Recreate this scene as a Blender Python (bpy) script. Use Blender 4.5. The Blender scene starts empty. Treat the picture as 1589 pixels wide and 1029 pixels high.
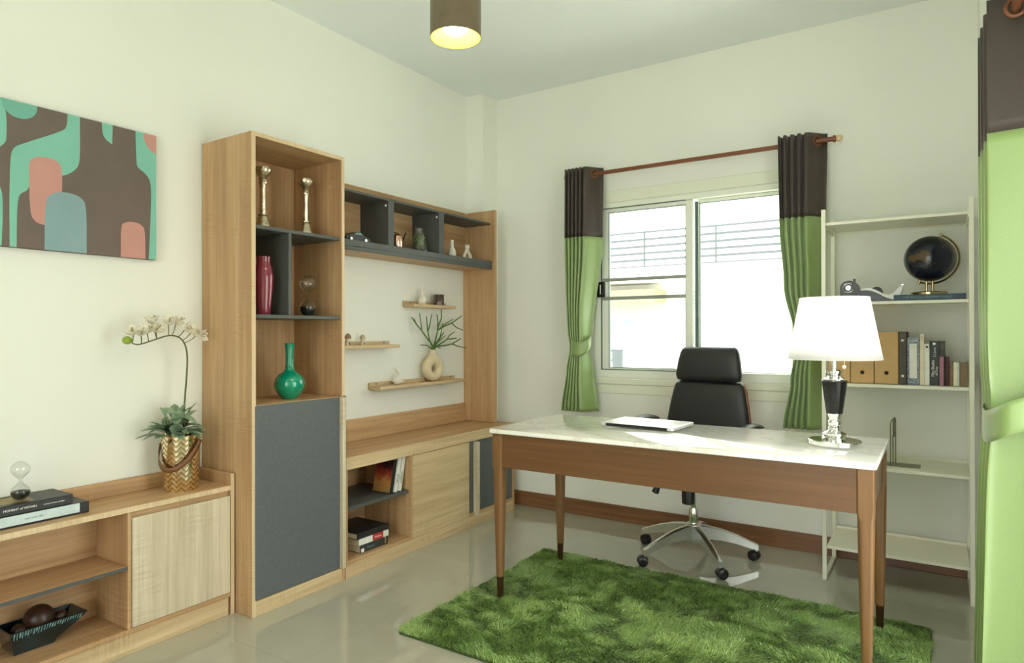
import bpy, bmesh, math, random
import numpy as np
from mathutils import Vector, Matrix, noise as mnoise

PI = math.pi
SC = bpy.context.scene
COL = SC.collection

# ------------------------------------------------------------------ camera
cam_data = bpy.data.cameras.new('camera')
cam = bpy.data.objects.new('camera', cam_data)
COL.objects.link(cam)
SC.camera = cam
YAW, PITCH, ROLL = 0.575698694, 0.00265363624, -0.00252082651
fw = Vector((-math.sin(YAW) * math.cos(PITCH), math.cos(YAW) * math.cos(PITCH), math.sin(PITCH)))
r0 = Vector((math.cos(YAW), math.sin(YAW), 0))
u0 = r0.cross(fw)
rr = r0 * math.cos(ROLL) + u0 * math.sin(ROLL)
uu = u0 * math.cos(ROLL) - r0 * math.sin(ROLL)
cam.matrix_world = Matrix(((rr.x, uu.x, -fw.x, 0), (rr.y, uu.y, -fw.y, 0), (rr.z, uu.z, -fw.z, 1.20), (0, 0, 0, 1)))
cam_data.sensor_width = 36.0
cam_data.lens = 36.0 * 1024.16 / 1589.0
cam_data.clip_start = 0.02
cam_data.clip_end = 200

# ------------------------------------------------------------------ light and exposure
SC.view_settings.view_transform = 'Standard'
SC.view_settings.look = 'None'
SC.view_settings.gamma = 1.0
SC.view_settings.use_curve_mapping = False
SC.view_settings.exposure = 0.22
SC.cycles.use_denoising = True
SC.cycles.max_bounces = 10
SC.cycles.diffuse_bounces = 6
SC.cycles.glossy_bounces = 4
SC.cycles.transparent_max_bounces = 16
SC.cycles.sample_clamp_indirect = 8.0

world = bpy.data.worlds.new('overcast_sky')
SC.world = world
world.use_nodes = True
bg = world.node_tree.nodes['Background']
bg.inputs['Color'].default_value = (0.955, 1.0, 0.985, 1)
SKY = 4.6
bg.inputs['Strength'].default_value = SKY


sun_data = bpy.data.lights.new('sun', 'SUN')
sun_data.energy = 7.0
sun_data.angle = math.radians(2.0)
sun_data.color = (1.0, 0.97, 0.90)
sun = bpy.data.objects.new('sun', sun_data)
COL.objects.link(sun)
sun.rotation_euler = Vector((0.45, 0.22, -0.87)).to_track_quat('-Z', 'Y').to_euler()


def portal(name, loc, rot, sx, sy):
    d = bpy.data.lights.new(name, 'AREA')
    d.shape = 'RECTANGLE'
    d.size, d.size_y = sx, sy
    d.cycles.is_portal = True
    o = bpy.data.objects.new(name, d)
    o.location = loc
    o.rotation_euler = rot
    COL.objects.link(o)


# sky portals in the openings, the front one added for fill light (they give no light of their own)
portal('sky_portal_side', (0.50, 1.95, 1.06), (0, PI / 2, 0), 2.12, 1.1)
portal('sky_portal_front', (-0.65, -2.06, 1.3), (PI / 2, 0, 0), 1.7, 2.4)
portal('sky_portal_back', (-1.30, 4.13, 1.47), (-PI / 2, 0, 0), 1.2, 1.1)


# ------------------------------------------------------------------ materials
def srgb(r, g, b):
    def f(c):
        c /= 255.0
        return c / 12.92 if c <= 0.04045 else ((c + 0.055) / 1.055) ** 2.4
    return (f(r), f(g), f(b), 1)


MATS = {}


def new_mat(name):
    m = bpy.data.materials.new(name)
    m.use_nodes = True
    nt = m.node_tree
    nt.nodes.clear()
    out = nt.nodes.new('ShaderNodeOutputMaterial')
    MATS[name] = m
    return m, nt, out


def principled(nt, out, color=(0.8, 0.8, 0.8, 1), rough=0.5, metal=0.0, spec=0.5, coat=0.0, sheen=0.0):
    p = nt.nodes.new('ShaderNodeBsdfPrincipled')
    p.inputs['Base Color'].default_value = color
    p.inputs['Roughness'].default_value = rough
    p.inputs['Metallic'].default_value = metal
    p.inputs['Specular IOR Level'].default_value = spec
    p.inputs['Coat Weight'].default_value = coat
    p.inputs['Sheen Weight'].default_value = sheen
    nt.links.new(p.outputs[0], out.inputs[0])
    return p


def tex_obj(nt, scale=(1, 1, 1), rot=(0, 0, 0)):
    tc = nt.nodes.new('ShaderNodeTexCoord')
    mp = nt.nodes.new('ShaderNodeMapping')
    mp.inputs['Scale'].default_value = scale
    mp.inputs['Rotation'].default_value = rot
    nt.links.new(tc.outputs['Object'], mp.inputs['Vector'])
    return mp.outputs['Vector']


def noise_node(nt, vec, scale, detail=3, rough=0.5, dist=0.0):
    n = nt.nodes.new('ShaderNodeTexNoise')
    n.inputs['Scale'].default_value = scale
    n.inputs['Detail'].default_value = detail
    n.inputs['Roughness'].default_value = rough
    n.inputs['Distortion'].default_value = dist
    nt.links.new(vec, n.inputs['Vector'])
    return n.outputs['Fac']


def ramp(nt, fac, stops):
    r = nt.nodes.new('ShaderNodeValToRGB')
    el = r.color_ramp.elements
    while len(el) < len(stops):
        el.new(0.5)
    for e, (p, c) in zip(el, stops):
        e.position = p
        e.color = c
    nt.links.new(fac, r.inputs['Fac'])
    return r.outputs['Color']


def bump(nt, p, height, strength=0.2, dist=0.002):
    b = nt.nodes.new('ShaderNodeBump')
    b.inputs['Strength'].default_value = strength
    b.inputs['Distance'].default_value = dist
    nt.links.new(height, b.inputs['Height'])
    nt.links.new(b.outputs[0], p.inputs['Normal'])


def mixc(nt, fac, a, b, mode='MIX'):
    m = nt.nodes.new('ShaderNodeMix')
    m.data_type = 'RGBA'
    m.blend_type = mode
    if isinstance(fac, float):
        m.inputs[0].default_value = fac
    else:
        nt.links.new(fac, m.inputs[0])
    for i, v in ((6, a), (7, b)):
        if isinstance(v, tuple):
            m.inputs[i].default_value = v
        else:
            nt.links.new(v, m.inputs[i])
    return m.outputs[2]


def simple(name, color, rough=0.5, metal=0.0, spec=0.5, coat=0.0, sheen=0.0, var=0.06, vscale=30.0, bmp=0.0):
    """a plain procedural material: slight tone variation and optional fine bump"""
    m, nt, out = new_mat(name)
    p = principled(nt, out, color, rough, metal, spec, coat, sheen)
    v = tex_obj(nt)
    f = noise_node(nt, v, vscale, 3)
    lo = tuple(c * (1 - var) for c in color[:3]) + (1,)
    hi = tuple(min(1, c * (1 + var)) for c in color[:3]) + (1,)
    nt.links.new(ramp(nt, f, [(0.35, lo), (0.65, hi)]), p.inputs['Base Color'])
    if bmp > 0:
        bump(nt, p, noise_node(nt, v, vscale * 6, 2), bmp, 0.001)
    return m


def wood(name, axis, dark, mid, light, rough=0.45, gs=1.0, ticks=0.35, spec=0.4):
    """stretched-noise grain along one axis, with the fine cross ticks of sawn oak"""
    m, nt, out = new_mat(name)
    p = principled(nt, out, mid, rough, 0, spec)
    s = [22.0 * gs, 22.0 * gs, 22.0 * gs]
    s['xyz'.index(axis)] = 0.9 * gs
    v = tex_obj(nt, tuple(s))
    f1 = noise_node(nt, v, 1.0, 5, 0.55, 0.4)
    s2 = [90.0, 90.0, 90.0]
    s2['xyz'.index(axis)] = 3.0
    f2 = noise_node(nt, tex_obj(nt, tuple(s2)), 1.0, 3, 0.6)
    c = ramp(nt, f1, [(0.24, dark), (0.5, mid), (0.76, light)])
    c2 = ramp(nt, f2, [(0.35, (0.86, 0.85, 0.83, 1)), (0.62, (1.04, 1.04, 1.04, 1))])
    c = mixc(nt, 0.8, c, c2, 'MULTIPLY')
    if ticks > 0:
        s3 = [12.0, 12.0, 12.0]
        s3['xyz'.index(axis)] = 170.0
        f3 = noise_node(nt, tex_obj(nt, tuple(s3)), 1.0, 2)
        f4 = noise_node(nt, tex_obj(nt, (4, 4, 4)), 1.0, 2)
        mk = ramp(nt, f4, [(0.5, (0, 0, 0, 1)), (0.68, (1, 1, 1, 1))])
        tk = ramp(nt, f3, [(0.45, (0.86, 0.84, 0.8, 1)), (0.55, (1.05, 1.05, 1.05, 1))])
        one = mixc(nt, mk, (1, 1, 1, 1), tk)
        c = mixc(nt, ticks * 2, c, one, 'MULTIPLY')
    nt.links.new(c, p.inputs['Base Color'])
    bump(nt, p, f2, 0.08, 0.001)
    return m


OAK_D, OAK_M, OAK_L = srgb(172, 136, 96), srgb(190, 154, 112), srgb(206, 173, 131)
wood('oak_vertical', 'z', OAK_D, OAK_M, OAK_L)
wood('oak_along', 'y', OAK_D, OAK_M, OAK_L)
wood('oak_pale_vertical', 'z', srgb(190, 176, 146), srgb(206, 193, 165), srgb(218, 207, 182))
wood('oak_pale_along', 'y', srgb(186, 158, 118), srgb(206, 181, 140), srgb(220, 200, 162))
wood('edge_painted_light', 'z', srgb(204, 178, 140), srgb(216, 192, 154), srgb(226, 204, 168))  # oak lightened to paint in window light on front edges
wood('walnut_x', 'x', srgb(100, 70, 42), srgb(110, 77, 47), srgb(120, 85, 53), rough=0.30, ticks=0.0)
wood('walnut_z', 'z', srgb(108, 77, 46), srgb(124, 90, 55), srgb(136, 101, 64), rough=0.28, ticks=0.0)
wood('baseboard_wood', 'x', srgb(104, 70, 46), srgb(132, 92, 62), srgb(156, 112, 78), rough=0.3, gs=1.4, ticks=0.0)
wood('rod_wood', 'x', srgb(104, 62, 40), srgb(122, 74, 48), srgb(136, 86, 58), rough=0.3, ticks=0.0)
wood('rod_wood_side', 'y', srgb(104, 62, 40), srgb(122, 74, 48), srgb(136, 86, 58), rough=0.3, ticks=0.0)
wood('shell_wood', 'z', srgb(120, 66, 34), srgb(150, 88, 48), srgb(172, 110, 64), rough=0.3, ticks=0.0)
wood('finial_wood', 'x', srgb(205, 170, 120), srgb(226, 196, 150), srgb(238, 214, 172), rough=0.35, ticks=0.0)
simple('charcoal', srgb(90, 96, 97), 0.55, bmp=0.15, vscale=60)
simple('charcoal_shelf', srgb(80, 83, 80), 0.5)
simple('wall_paint', srgb(235, 236, 226), 0.7, var=0.012, vscale=2)
simple('ceiling_paint', srgb(234, 240, 238), 0.8, var=0.01, vscale=2)
simple('white_trim', srgb(232, 234, 214), 0.5, var=0.01)
simple('window_frame_white', srgb(236, 240, 226), 0.35, var=0.01)
simple('frame_dark_gap', srgb(70, 92, 88), 0.5)  # dark tone of the gaskets and the gap between sashes
simple('grey_rail', srgb(150, 152, 142), 0.45)
simple('black_plastic', srgb(26, 26, 26), 0.35)
simple('black_leather', srgb(36, 38, 39), 0.42, bmp=0.25, vscale=90, spec=0.5)
simple('rack_white', srgb(232, 231, 212), 0.4, var=0.01)
simple('chrome', (0.82, 0.82, 0.80, 1), 0.08, metal=1.0, var=0.01)
simple('alloy', (0.80, 0.81, 0.79, 1), 0.28, metal=1.0, var=0.03)
simple('aluminium', (0.86, 0.87, 0.86, 1), 0.35, metal=0.6, var=0.01)
simple('ferrule_bronze', srgb(84, 58, 36), 0.3, metal=0.7)
simple('brass', (0.46, 0.36, 0.18, 1), 0.22, metal=1.0)
simple('gold_bright', (0.86, 0.66, 0.34, 1), 0.14, metal=1.0)
simple('pewter', (0.60, 0.52, 0.38, 1), 0.26, metal=1.0, var=0.25, vscale=50)
simple('copper', (0.86, 0.52, 0.38, 1), 0.2, metal=1.0)
simple('dark_copper', srgb(72, 38, 26), 0.35, metal=0.6)
simple('red_glaze', srgb(122, 40, 58), 0.12, coat=0.6)
simple('green_glaze', srgb(0, 138, 104), 0.10, coat=0.7, var=0.12, vscale=12)
simple('white_ceramic', srgb(228, 222, 205), 0.4, var=0.03)
simple('speckled_ceramic', srgb(214, 205, 180), 0.6, var=0.16, vscale=60)
simple('sand_ceramic', srgb(218, 200, 164), 0.75, var=0.04, vscale=90, bmp=0.3)
simple('brown_glass', srgb(66, 40, 30), 0.08, coat=0.8)
simple('twig_green', srgb(78, 110, 44), 0.5, var=0.2, vscale=40)
simple('stem_olive', srgb(92, 96, 52), 0.55, var=0.2)
simple('leaf_bud', srgb(136, 158, 52), 0.5)
simple('leaf_dusty', srgb(140, 164, 134), 0.5, var=0.25, vscale=25)
simple('succulent_green', srgb(124, 142, 96), 0.5, var=0.3, vscale=40)
simple('soil_dark', srgb(40, 34, 26), 0.9)
simple('leather_brown', srgb(116, 76, 46), 0.5)
simple('teal_glaze', srgb(16, 38, 42), 0.15, coat=0.5, var=0.5, vscale=30)
simple('teal_glaze_light', srgb(108, 150, 150), 0.2, coat=0.5, var=0.5, vscale=60)
simple('dark_ball', srgb(58, 36, 26), 0.4, var=0.3, vscale=20)
simple('book_black', srgb(30, 30, 30), 0.4)
simple('book_charcoal', srgb(52, 54, 50), 0.5)
simple('book_teal', srgb(198, 216, 216), 0.5)
simple('book_navy', srgb(44, 66, 84), 0.5)
simple('book_cream', srgb(224, 216, 188), 0.6)
simple('book_white', srgb(226, 226, 214), 0.6)
simple('book_pink', srgb(164, 112, 130), 0.6)
simple('book_maroon', srgb(84, 34, 38), 0.6)
simple('book_brown', srgb(122, 104, 74), 0.6)
simple('book_green_black', srgb(34, 44, 38), 0.5)
simple('book_red', srgb(186, 40, 38), 0.5)
simple('paper', srgb(222, 212, 182), 0.8, var=0.08, vscale=200)
simple('kraft_card', srgb(196, 162, 112), 0.75, var=0.03)
simple('hole_dark', srgb(14, 8, 5), 0.8)
simple('binder_grey', srgb(72, 66, 58), 0.6)
simple('print_white', srgb(236, 236, 230), 0.6, var=0.01)
simple('print_grey', srgb(120, 150, 150), 0.6)
simple('print_gold', srgb(150, 132, 78), 0.5)
simple('rivet_white', srgb(240, 236, 220), 0.4)
simple('bookend_grey', srgb(120, 120, 92), 0.4, metal=0.3)
simple('sand_black', srgb(20, 20, 20), 0.9)
simple('gloss_black', srgb(16, 16, 16), 0.3)
simple('tape_silver', srgb(216, 220, 214), 0.3)
simple('canvas_brown', srgb(112, 99, 92), 0.85, var=0.04, vscale=8)
simple('canvas_mint', srgb(130, 192, 172), 0.85, var=0.03, vscale=8)
simple('canvas_mint_dark', srgb(116, 178, 160), 0.85, var=0.03, vscale=8)
simple('canvas_pink', srgb(198, 146, 136), 0.85, var=0.03, vscale=8)
simple('canvas_blue', srgb(136, 164, 168), 0.85, var=0.03, vscale=8)
simple('mushroom_rust', srgb(150, 116, 96), 0.7, var=0.2, vscale=60)
simple('mushroom_grey', srgb(190, 184, 156), 0.7, var=0.2, vscale=60)
simple('shade_bronze', srgb(112, 98, 76), 0.4, metal=0.3)
simple('shade_gold', (0.5, 0.28, 0.012, 1), 0.6, spec=0.0)
simple('ground_concrete', srgb(218, 217, 208), 0.9)
simple('house_white', srgb(245, 242, 232), 0.8, var=0.01)
simple('house_beige', srgb(150, 144, 122), 0.8, var=0.02)
simple('house_blush', srgb(190, 178, 160), 0.8, var=0.02)
simple('house_pane', srgb(134, 164, 160), 0.4)
simple('house_rail', srgb(78, 84, 86), 0.5)
simple('rug_backing', srgb(62, 82, 36), 0.9)


def mat_floor():
    m, nt, out = new_mat('floor_tile')
    p = principled(nt, out, srgb(180, 176, 154), 0.04, 0, 0.9)
    tc = nt.nodes.new('ShaderNodeTexCoord')
    mp = nt.nodes.new('ShaderNodeMapping')
    mp.inputs['Location'].default_value = (0.17, 0.22, 0)
    nt.links.new(tc.outputs['Object'], mp.inputs['Vector'])
    br = nt.nodes.new('ShaderNodeTexBrick')
    br.offset = 0.0
    br.inputs['Scale'].default_value = 1.0
    br.inputs['Brick Width'].default_value = 0.6
    br.inputs['Row Height'].default_value = 0.6
    br.inputs['Mortar Size'].default_value = 0.0012
    br.inputs['Color1'].default_value = srgb(178, 176, 159)
    br.inputs['Color2'].default_value = srgb(175, 173, 156)
    br.inputs['Mortar'].default_value = srgb(164, 160, 143)
    nt.links.new(mp.outputs[0], br.inputs['Vector'])
    n = noise_node(nt, tex_obj(nt), 3.0, 5, 0.6, 1.2)
    c = mixc(nt, 0.5, br.outputs['Color'], ramp(nt, n, [(0.35, (0.93, 0.92, 0.90, 1)), (0.65, (1.03, 1.03, 1.03, 1))]), 'MULTIPLY')
    nt.links.new(c, p.inputs['Base Color'])


def mat_marble():
    m, nt, out = new_mat('marble_white')
    p = principled(nt, out, srgb(232, 232, 220), 0.05, 0, 0.5)
    v = tex_obj(nt, (1, 1.5, 1), (0, 0, 0.5))
    n1 = noise_node(nt, v, 2.2, 5, 0.55, 1.6)
    vein = ramp(nt, n1, [(0.470, srgb(240, 240, 232)), (0.50, srgb(222, 220, 206)), (0.525, srgb(240, 240, 232))])
    n2 = noise_node(nt, v, 1.3, 4, 0.5, 0.8)
    soft = ramp(nt, n2, [(0.35, (0.955, 0.955, 0.94, 1)), (0.6, (1, 1, 1, 1))])
    nt.links.new(mixc(nt, 1.0, vein, soft, 'MULTIPLY'), p.inputs['Base Color'])


def mat_glass(name, tint=(1, 1, 1, 1), refl=1.0):
    """thin pane: see-through with a Fresnel sheen"""
    m, nt, out = new_mat(name)
    t = nt.nodes.new('ShaderNodeBsdfTransparent')
    t.inputs['Color'].default_value = tint
    g = nt.nodes.new('ShaderNodeBsdfGlossy')
    g.inputs['Roughness'].default_value = 0.03
    lw = nt.nodes.new('ShaderNodeLayerWeight')
    lw.inputs['Blend'].default_value = 0.5
    pw = nt.nodes.new('ShaderNodeMath')
    pw.operation = 'POWER'
    pw.inputs[1].default_value = 4.0
    nt.links.new(lw.outputs['Facing'], pw.inputs[0])
    mu = nt.nodes.new('ShaderNodeMath')
    mu.operation = 'MULTIPLY_ADD'
    mu.inputs[1].default_value = 0.7 * refl
    mu.inputs[2].default_value = 0.04 * refl
    nt.links.new(pw.outputs[0], mu.inputs[0])
    mx = nt.nodes.new('ShaderNodeMixShader')
    nt.links.new(mu.outputs[0], mx.inputs[0])
    nt.links.new(t.outputs[0], mx.inputs[1])
    nt.links.new(g.outputs[0], mx.inputs[2])
    nt.links.new(mx.outputs[0], out.inputs[0])


def mat_fabric(name, color, trans=0.25, rough=0.5, spec=0.35, sheen=0.2, weave=500.0, ior=1.5):
    m, nt, out = new_mat(name)
    p = nt.nodes.new('ShaderNodeBsdfPrincipled')
    p.inputs['Roughness'].default_value = rough
    p.inputs['Specular IOR Level'].default_value = spec
    p.inputs['Sheen Weight'].default_value = sheen
    p.inputs['IOR'].default_value = ior
    v = tex_obj(nt, (1, 1, 3.0))
    f = noise_node(nt, v, weave, 2)
    lo = tuple(c * 0.86 for c in color[:3]) + (1,)
    hi = tuple(min(1, c * 1.12) for c in color[:3]) + (1,)
    c = ramp(nt, f, [(0.35, lo), (0.65, hi)])
    nt.links.new(c, p.inputs['Base Color'])
    bump(nt, p, f, 0.12, 0.001)
    t = nt.nodes.new('ShaderNodeBsdfTranslucent')
    nt.links.new(c, t.inputs['Color'])
    mx = nt.nodes.new('ShaderNodeMixShader')
    mx.inputs[0].default_value = trans
    nt.links.new(p.outputs[0], mx.inputs[1])
    nt.links.new(t.outputs[0], mx.inputs[2])
    nt.links.new(mx.outputs[0], out.inputs[0])


def mat_emit(name, color, strength):
    m, nt, out = new_mat(name)
    e = nt.nodes.new('ShaderNodeEmission')
    e.inputs['Color'].default_value = color
    e.inputs['Strength'].default_value = strength
    nt.links.new(e.outputs[0], out.inputs[0])


def mat_rug():
    m, nt, out = new_mat('rug_pile_green')
    p = principled(nt, out, (0.08, 0.17, 0.04, 1), 0.33, 0, 0.7, sheen=0.1)
    f = noise_node(nt, tex_obj(nt), 6.0, 4, 0.6)
    f2 = noise_node(nt, tex_obj(nt), 260.0, 1)
    c = ramp(nt, f, [(0.35, srgb(122, 154, 74)), (0.65, srgb(158, 186, 104))])
    c2 = ramp(nt, f2, [(0.3, (0.42, 0.46, 0.38, 1)), (0.7, (1.45, 1.45, 1.4, 1))])
    nt.links.new(mixc(nt, 1.0, c, c2, 'MULTIPLY'), p.inputs['Base Color'])


def mat_pattern():
    m, nt, out = new_mat('book_pattern_blue')
    p = principled(nt, out, srgb(110, 128, 140), 0.6)
    f = noise_node(nt, tex_obj(nt), 130.0, 3, 0.7)
    nt.links.new(ramp(nt, f, [(0.4, srgb(70, 86, 108)), (0.6, srgb(160, 172, 176))]), p.inputs['Base Color'])


def mat_cover():
    m, nt, out = new_mat('cover_warm_pattern')
    p = principled(nt, out, srgb(110, 70, 40), 0.4)
    tc = nt.nodes.new('ShaderNodeTexCoord')
    sp = nt.nodes.new('ShaderNodeSeparateXYZ')
    nt.links.new(tc.outputs['Object'], sp.inputs[0])
    mr = nt.nodes.new('ShaderNodeMapRange')
    mr.inputs['From Min'].default_value = 0.0
    mr.inputs['From Max'].default_value = 0.2
    nt.links.new(sp.outputs['Z'], mr.inputs['Value'])
    f = noise_node(nt, tex_obj(nt), 45.0, 4, 0.7)
    ad = nt.nodes.new('ShaderNodeMath')
    ad.operation = 'MULTIPLY_ADD'
    ad.inputs[1].default_value = 0.55
    nt.links.new(f, ad.inputs[0])
    nt.links.new(mr.outputs[0], ad.inputs[2])
    c = ramp(nt, ad.outputs[0], [(0.30, srgb(150, 118, 70)), (0.55, srgb(176, 120, 62)), (0.72, srgb(150, 56, 40)), (0.95, srgb(70, 18, 22)), (1.1, srgb(24, 16, 20))])
    nt.links.new(c, p.inputs['Base Color'])


def mat_globe():
    m, nt, out = new_mat('globe_navy')
    p = principled(nt, out, srgb(22, 26, 38), 0.2, 0, 0.4, coat=0.15)
    f = noise_node(nt, tex_obj(nt), 11.0, 6, 0.6, 0.2)
    c = ramp(nt, f, [(0.56, srgb(16, 20, 36)), (0.59, srgb(78, 60, 34))])
    nt.links.new(c, p.inputs['Base Color'])


def mat_croc():
    m, nt, out = new_mat('embossed_black')
    p = principled(nt, out, srgb(18, 17, 16), 0.28, 0, 0.4)
    w = nt.nodes.new('ShaderNodeTexBrick')
    w.inputs['Scale'].default_value = 1.0
    w.inputs['Brick Width'].default_value = 0.016
    w.inputs['Row Height'].default_value = 0.0105
    w.inputs['Mortar Size'].default_value = 0.0012
    w.inputs['Color1'].default_value = (1, 1, 1, 1)
    w.inputs['Color2'].default_value = (0.8, 0.8, 0.8, 1)
    w.inputs['Mortar'].default_value = (0, 0, 0, 1)
    tc = nt.nodes.new('ShaderNodeTexCoord')
    mp = nt.nodes.new('ShaderNodeMapping')
    mp.inputs['Rotation'].default_value = (PI / 2, 0, 0)
    nt.links.new(tc.outputs['Object'], mp.inputs['Vector'])
    nt.links.new(mp.outputs[0], w.inputs['Vector'])
    bump(nt, p, w.outputs['Color'], 0.8, 0.003)


def mat_chevron():
    """gold pot with raised matt chevrons: zigzag in angle and height"""
    m, nt, out = new_mat('gold_chevron')
    p = principled(nt, out, (0.86, 0.68, 0.36, 1), 0.12, 1.0)
    tc = nt.nodes.new('ShaderNodeTexCoord')
    sp = nt.nodes.new('ShaderNodeSeparateXYZ')
    nt.links.new(tc.outputs['Object'], sp.inputs[0])

    def math_(op, a, b=None):
        n = nt.nodes.new('ShaderNodeMath')
        n.operation = op
        for i, v in enumerate((a, b)):
            if v is None:
                continue
            if isinstance(v, (int, float)):
                n.inputs[i].default_value = v
            else:
                nt.links.new(v, n.inputs[i])
        return n.outputs[0]
    ang = math_('ARCTAN2', sp.outputs['Y'], sp.outputs['X'])
    tri = math_('PINGPONG', math_('MULTIPLY', ang, 0.075), 0.0196)
    s = math_('ADD', sp.outputs['Z'], tri)
    band = math_('FRACT', math_('MULTIPLY', s, 48.0))
    mask = math_('GREATER_THAN', band, 0.62)
    nt.links.new(mixc(nt, mask, (0.94, 0.82, 0.56, 1), (0.46, 0.34, 0.17, 1)), p.inputs['Base Color'])
    nt.links.new(math_('MULTIPLY_ADD', mask, 0.3), p.inputs['Roughness'])
    rg = math_('ADD', math_('MULTIPLY', mask, 0.3), 0.10)
    nt.links.new(rg, p.inputs['Roughness'])
    bump(nt, p, math_('SUBTRACT', 1.0, mask), 0.6, 0.002)


mat_floor()
mat_marble()
mat_glass('window_glass', (0.98, 1, 0.99, 1), 0.7)
mat_glass('thin_glass', (0.95, 0.96, 0.95, 1), 2.4)
mat_fabric('curtain_green', srgb(136, 164, 86), 0.12, 0.42, 1.0, 0.5, 500.0, 1.6)
mat_fabric('curtain_brown', srgb(64, 53, 45), 0.04, 0.42, 0.5, 0.15)
mat_fabric('petal_white', srgb(240, 236, 220), 0.4, 0.6, 0.3, 0.1, 40)
mat_fabric('lamp_shade_white', srgb(252, 252, 249), 0.72, 0.8, 0.1, 0.0, 300)
mat_emit('bulb_warm', (1.0, 0.86, 0.66, 1), 190.0)
mat_emit('bulb_lamp', (1.0, 0.95, 0.86, 1), 115.0)
mat_rug()
mat_pattern()
mat_cover()
mat_globe()
mat_croc()
mat_chevron()


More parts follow.
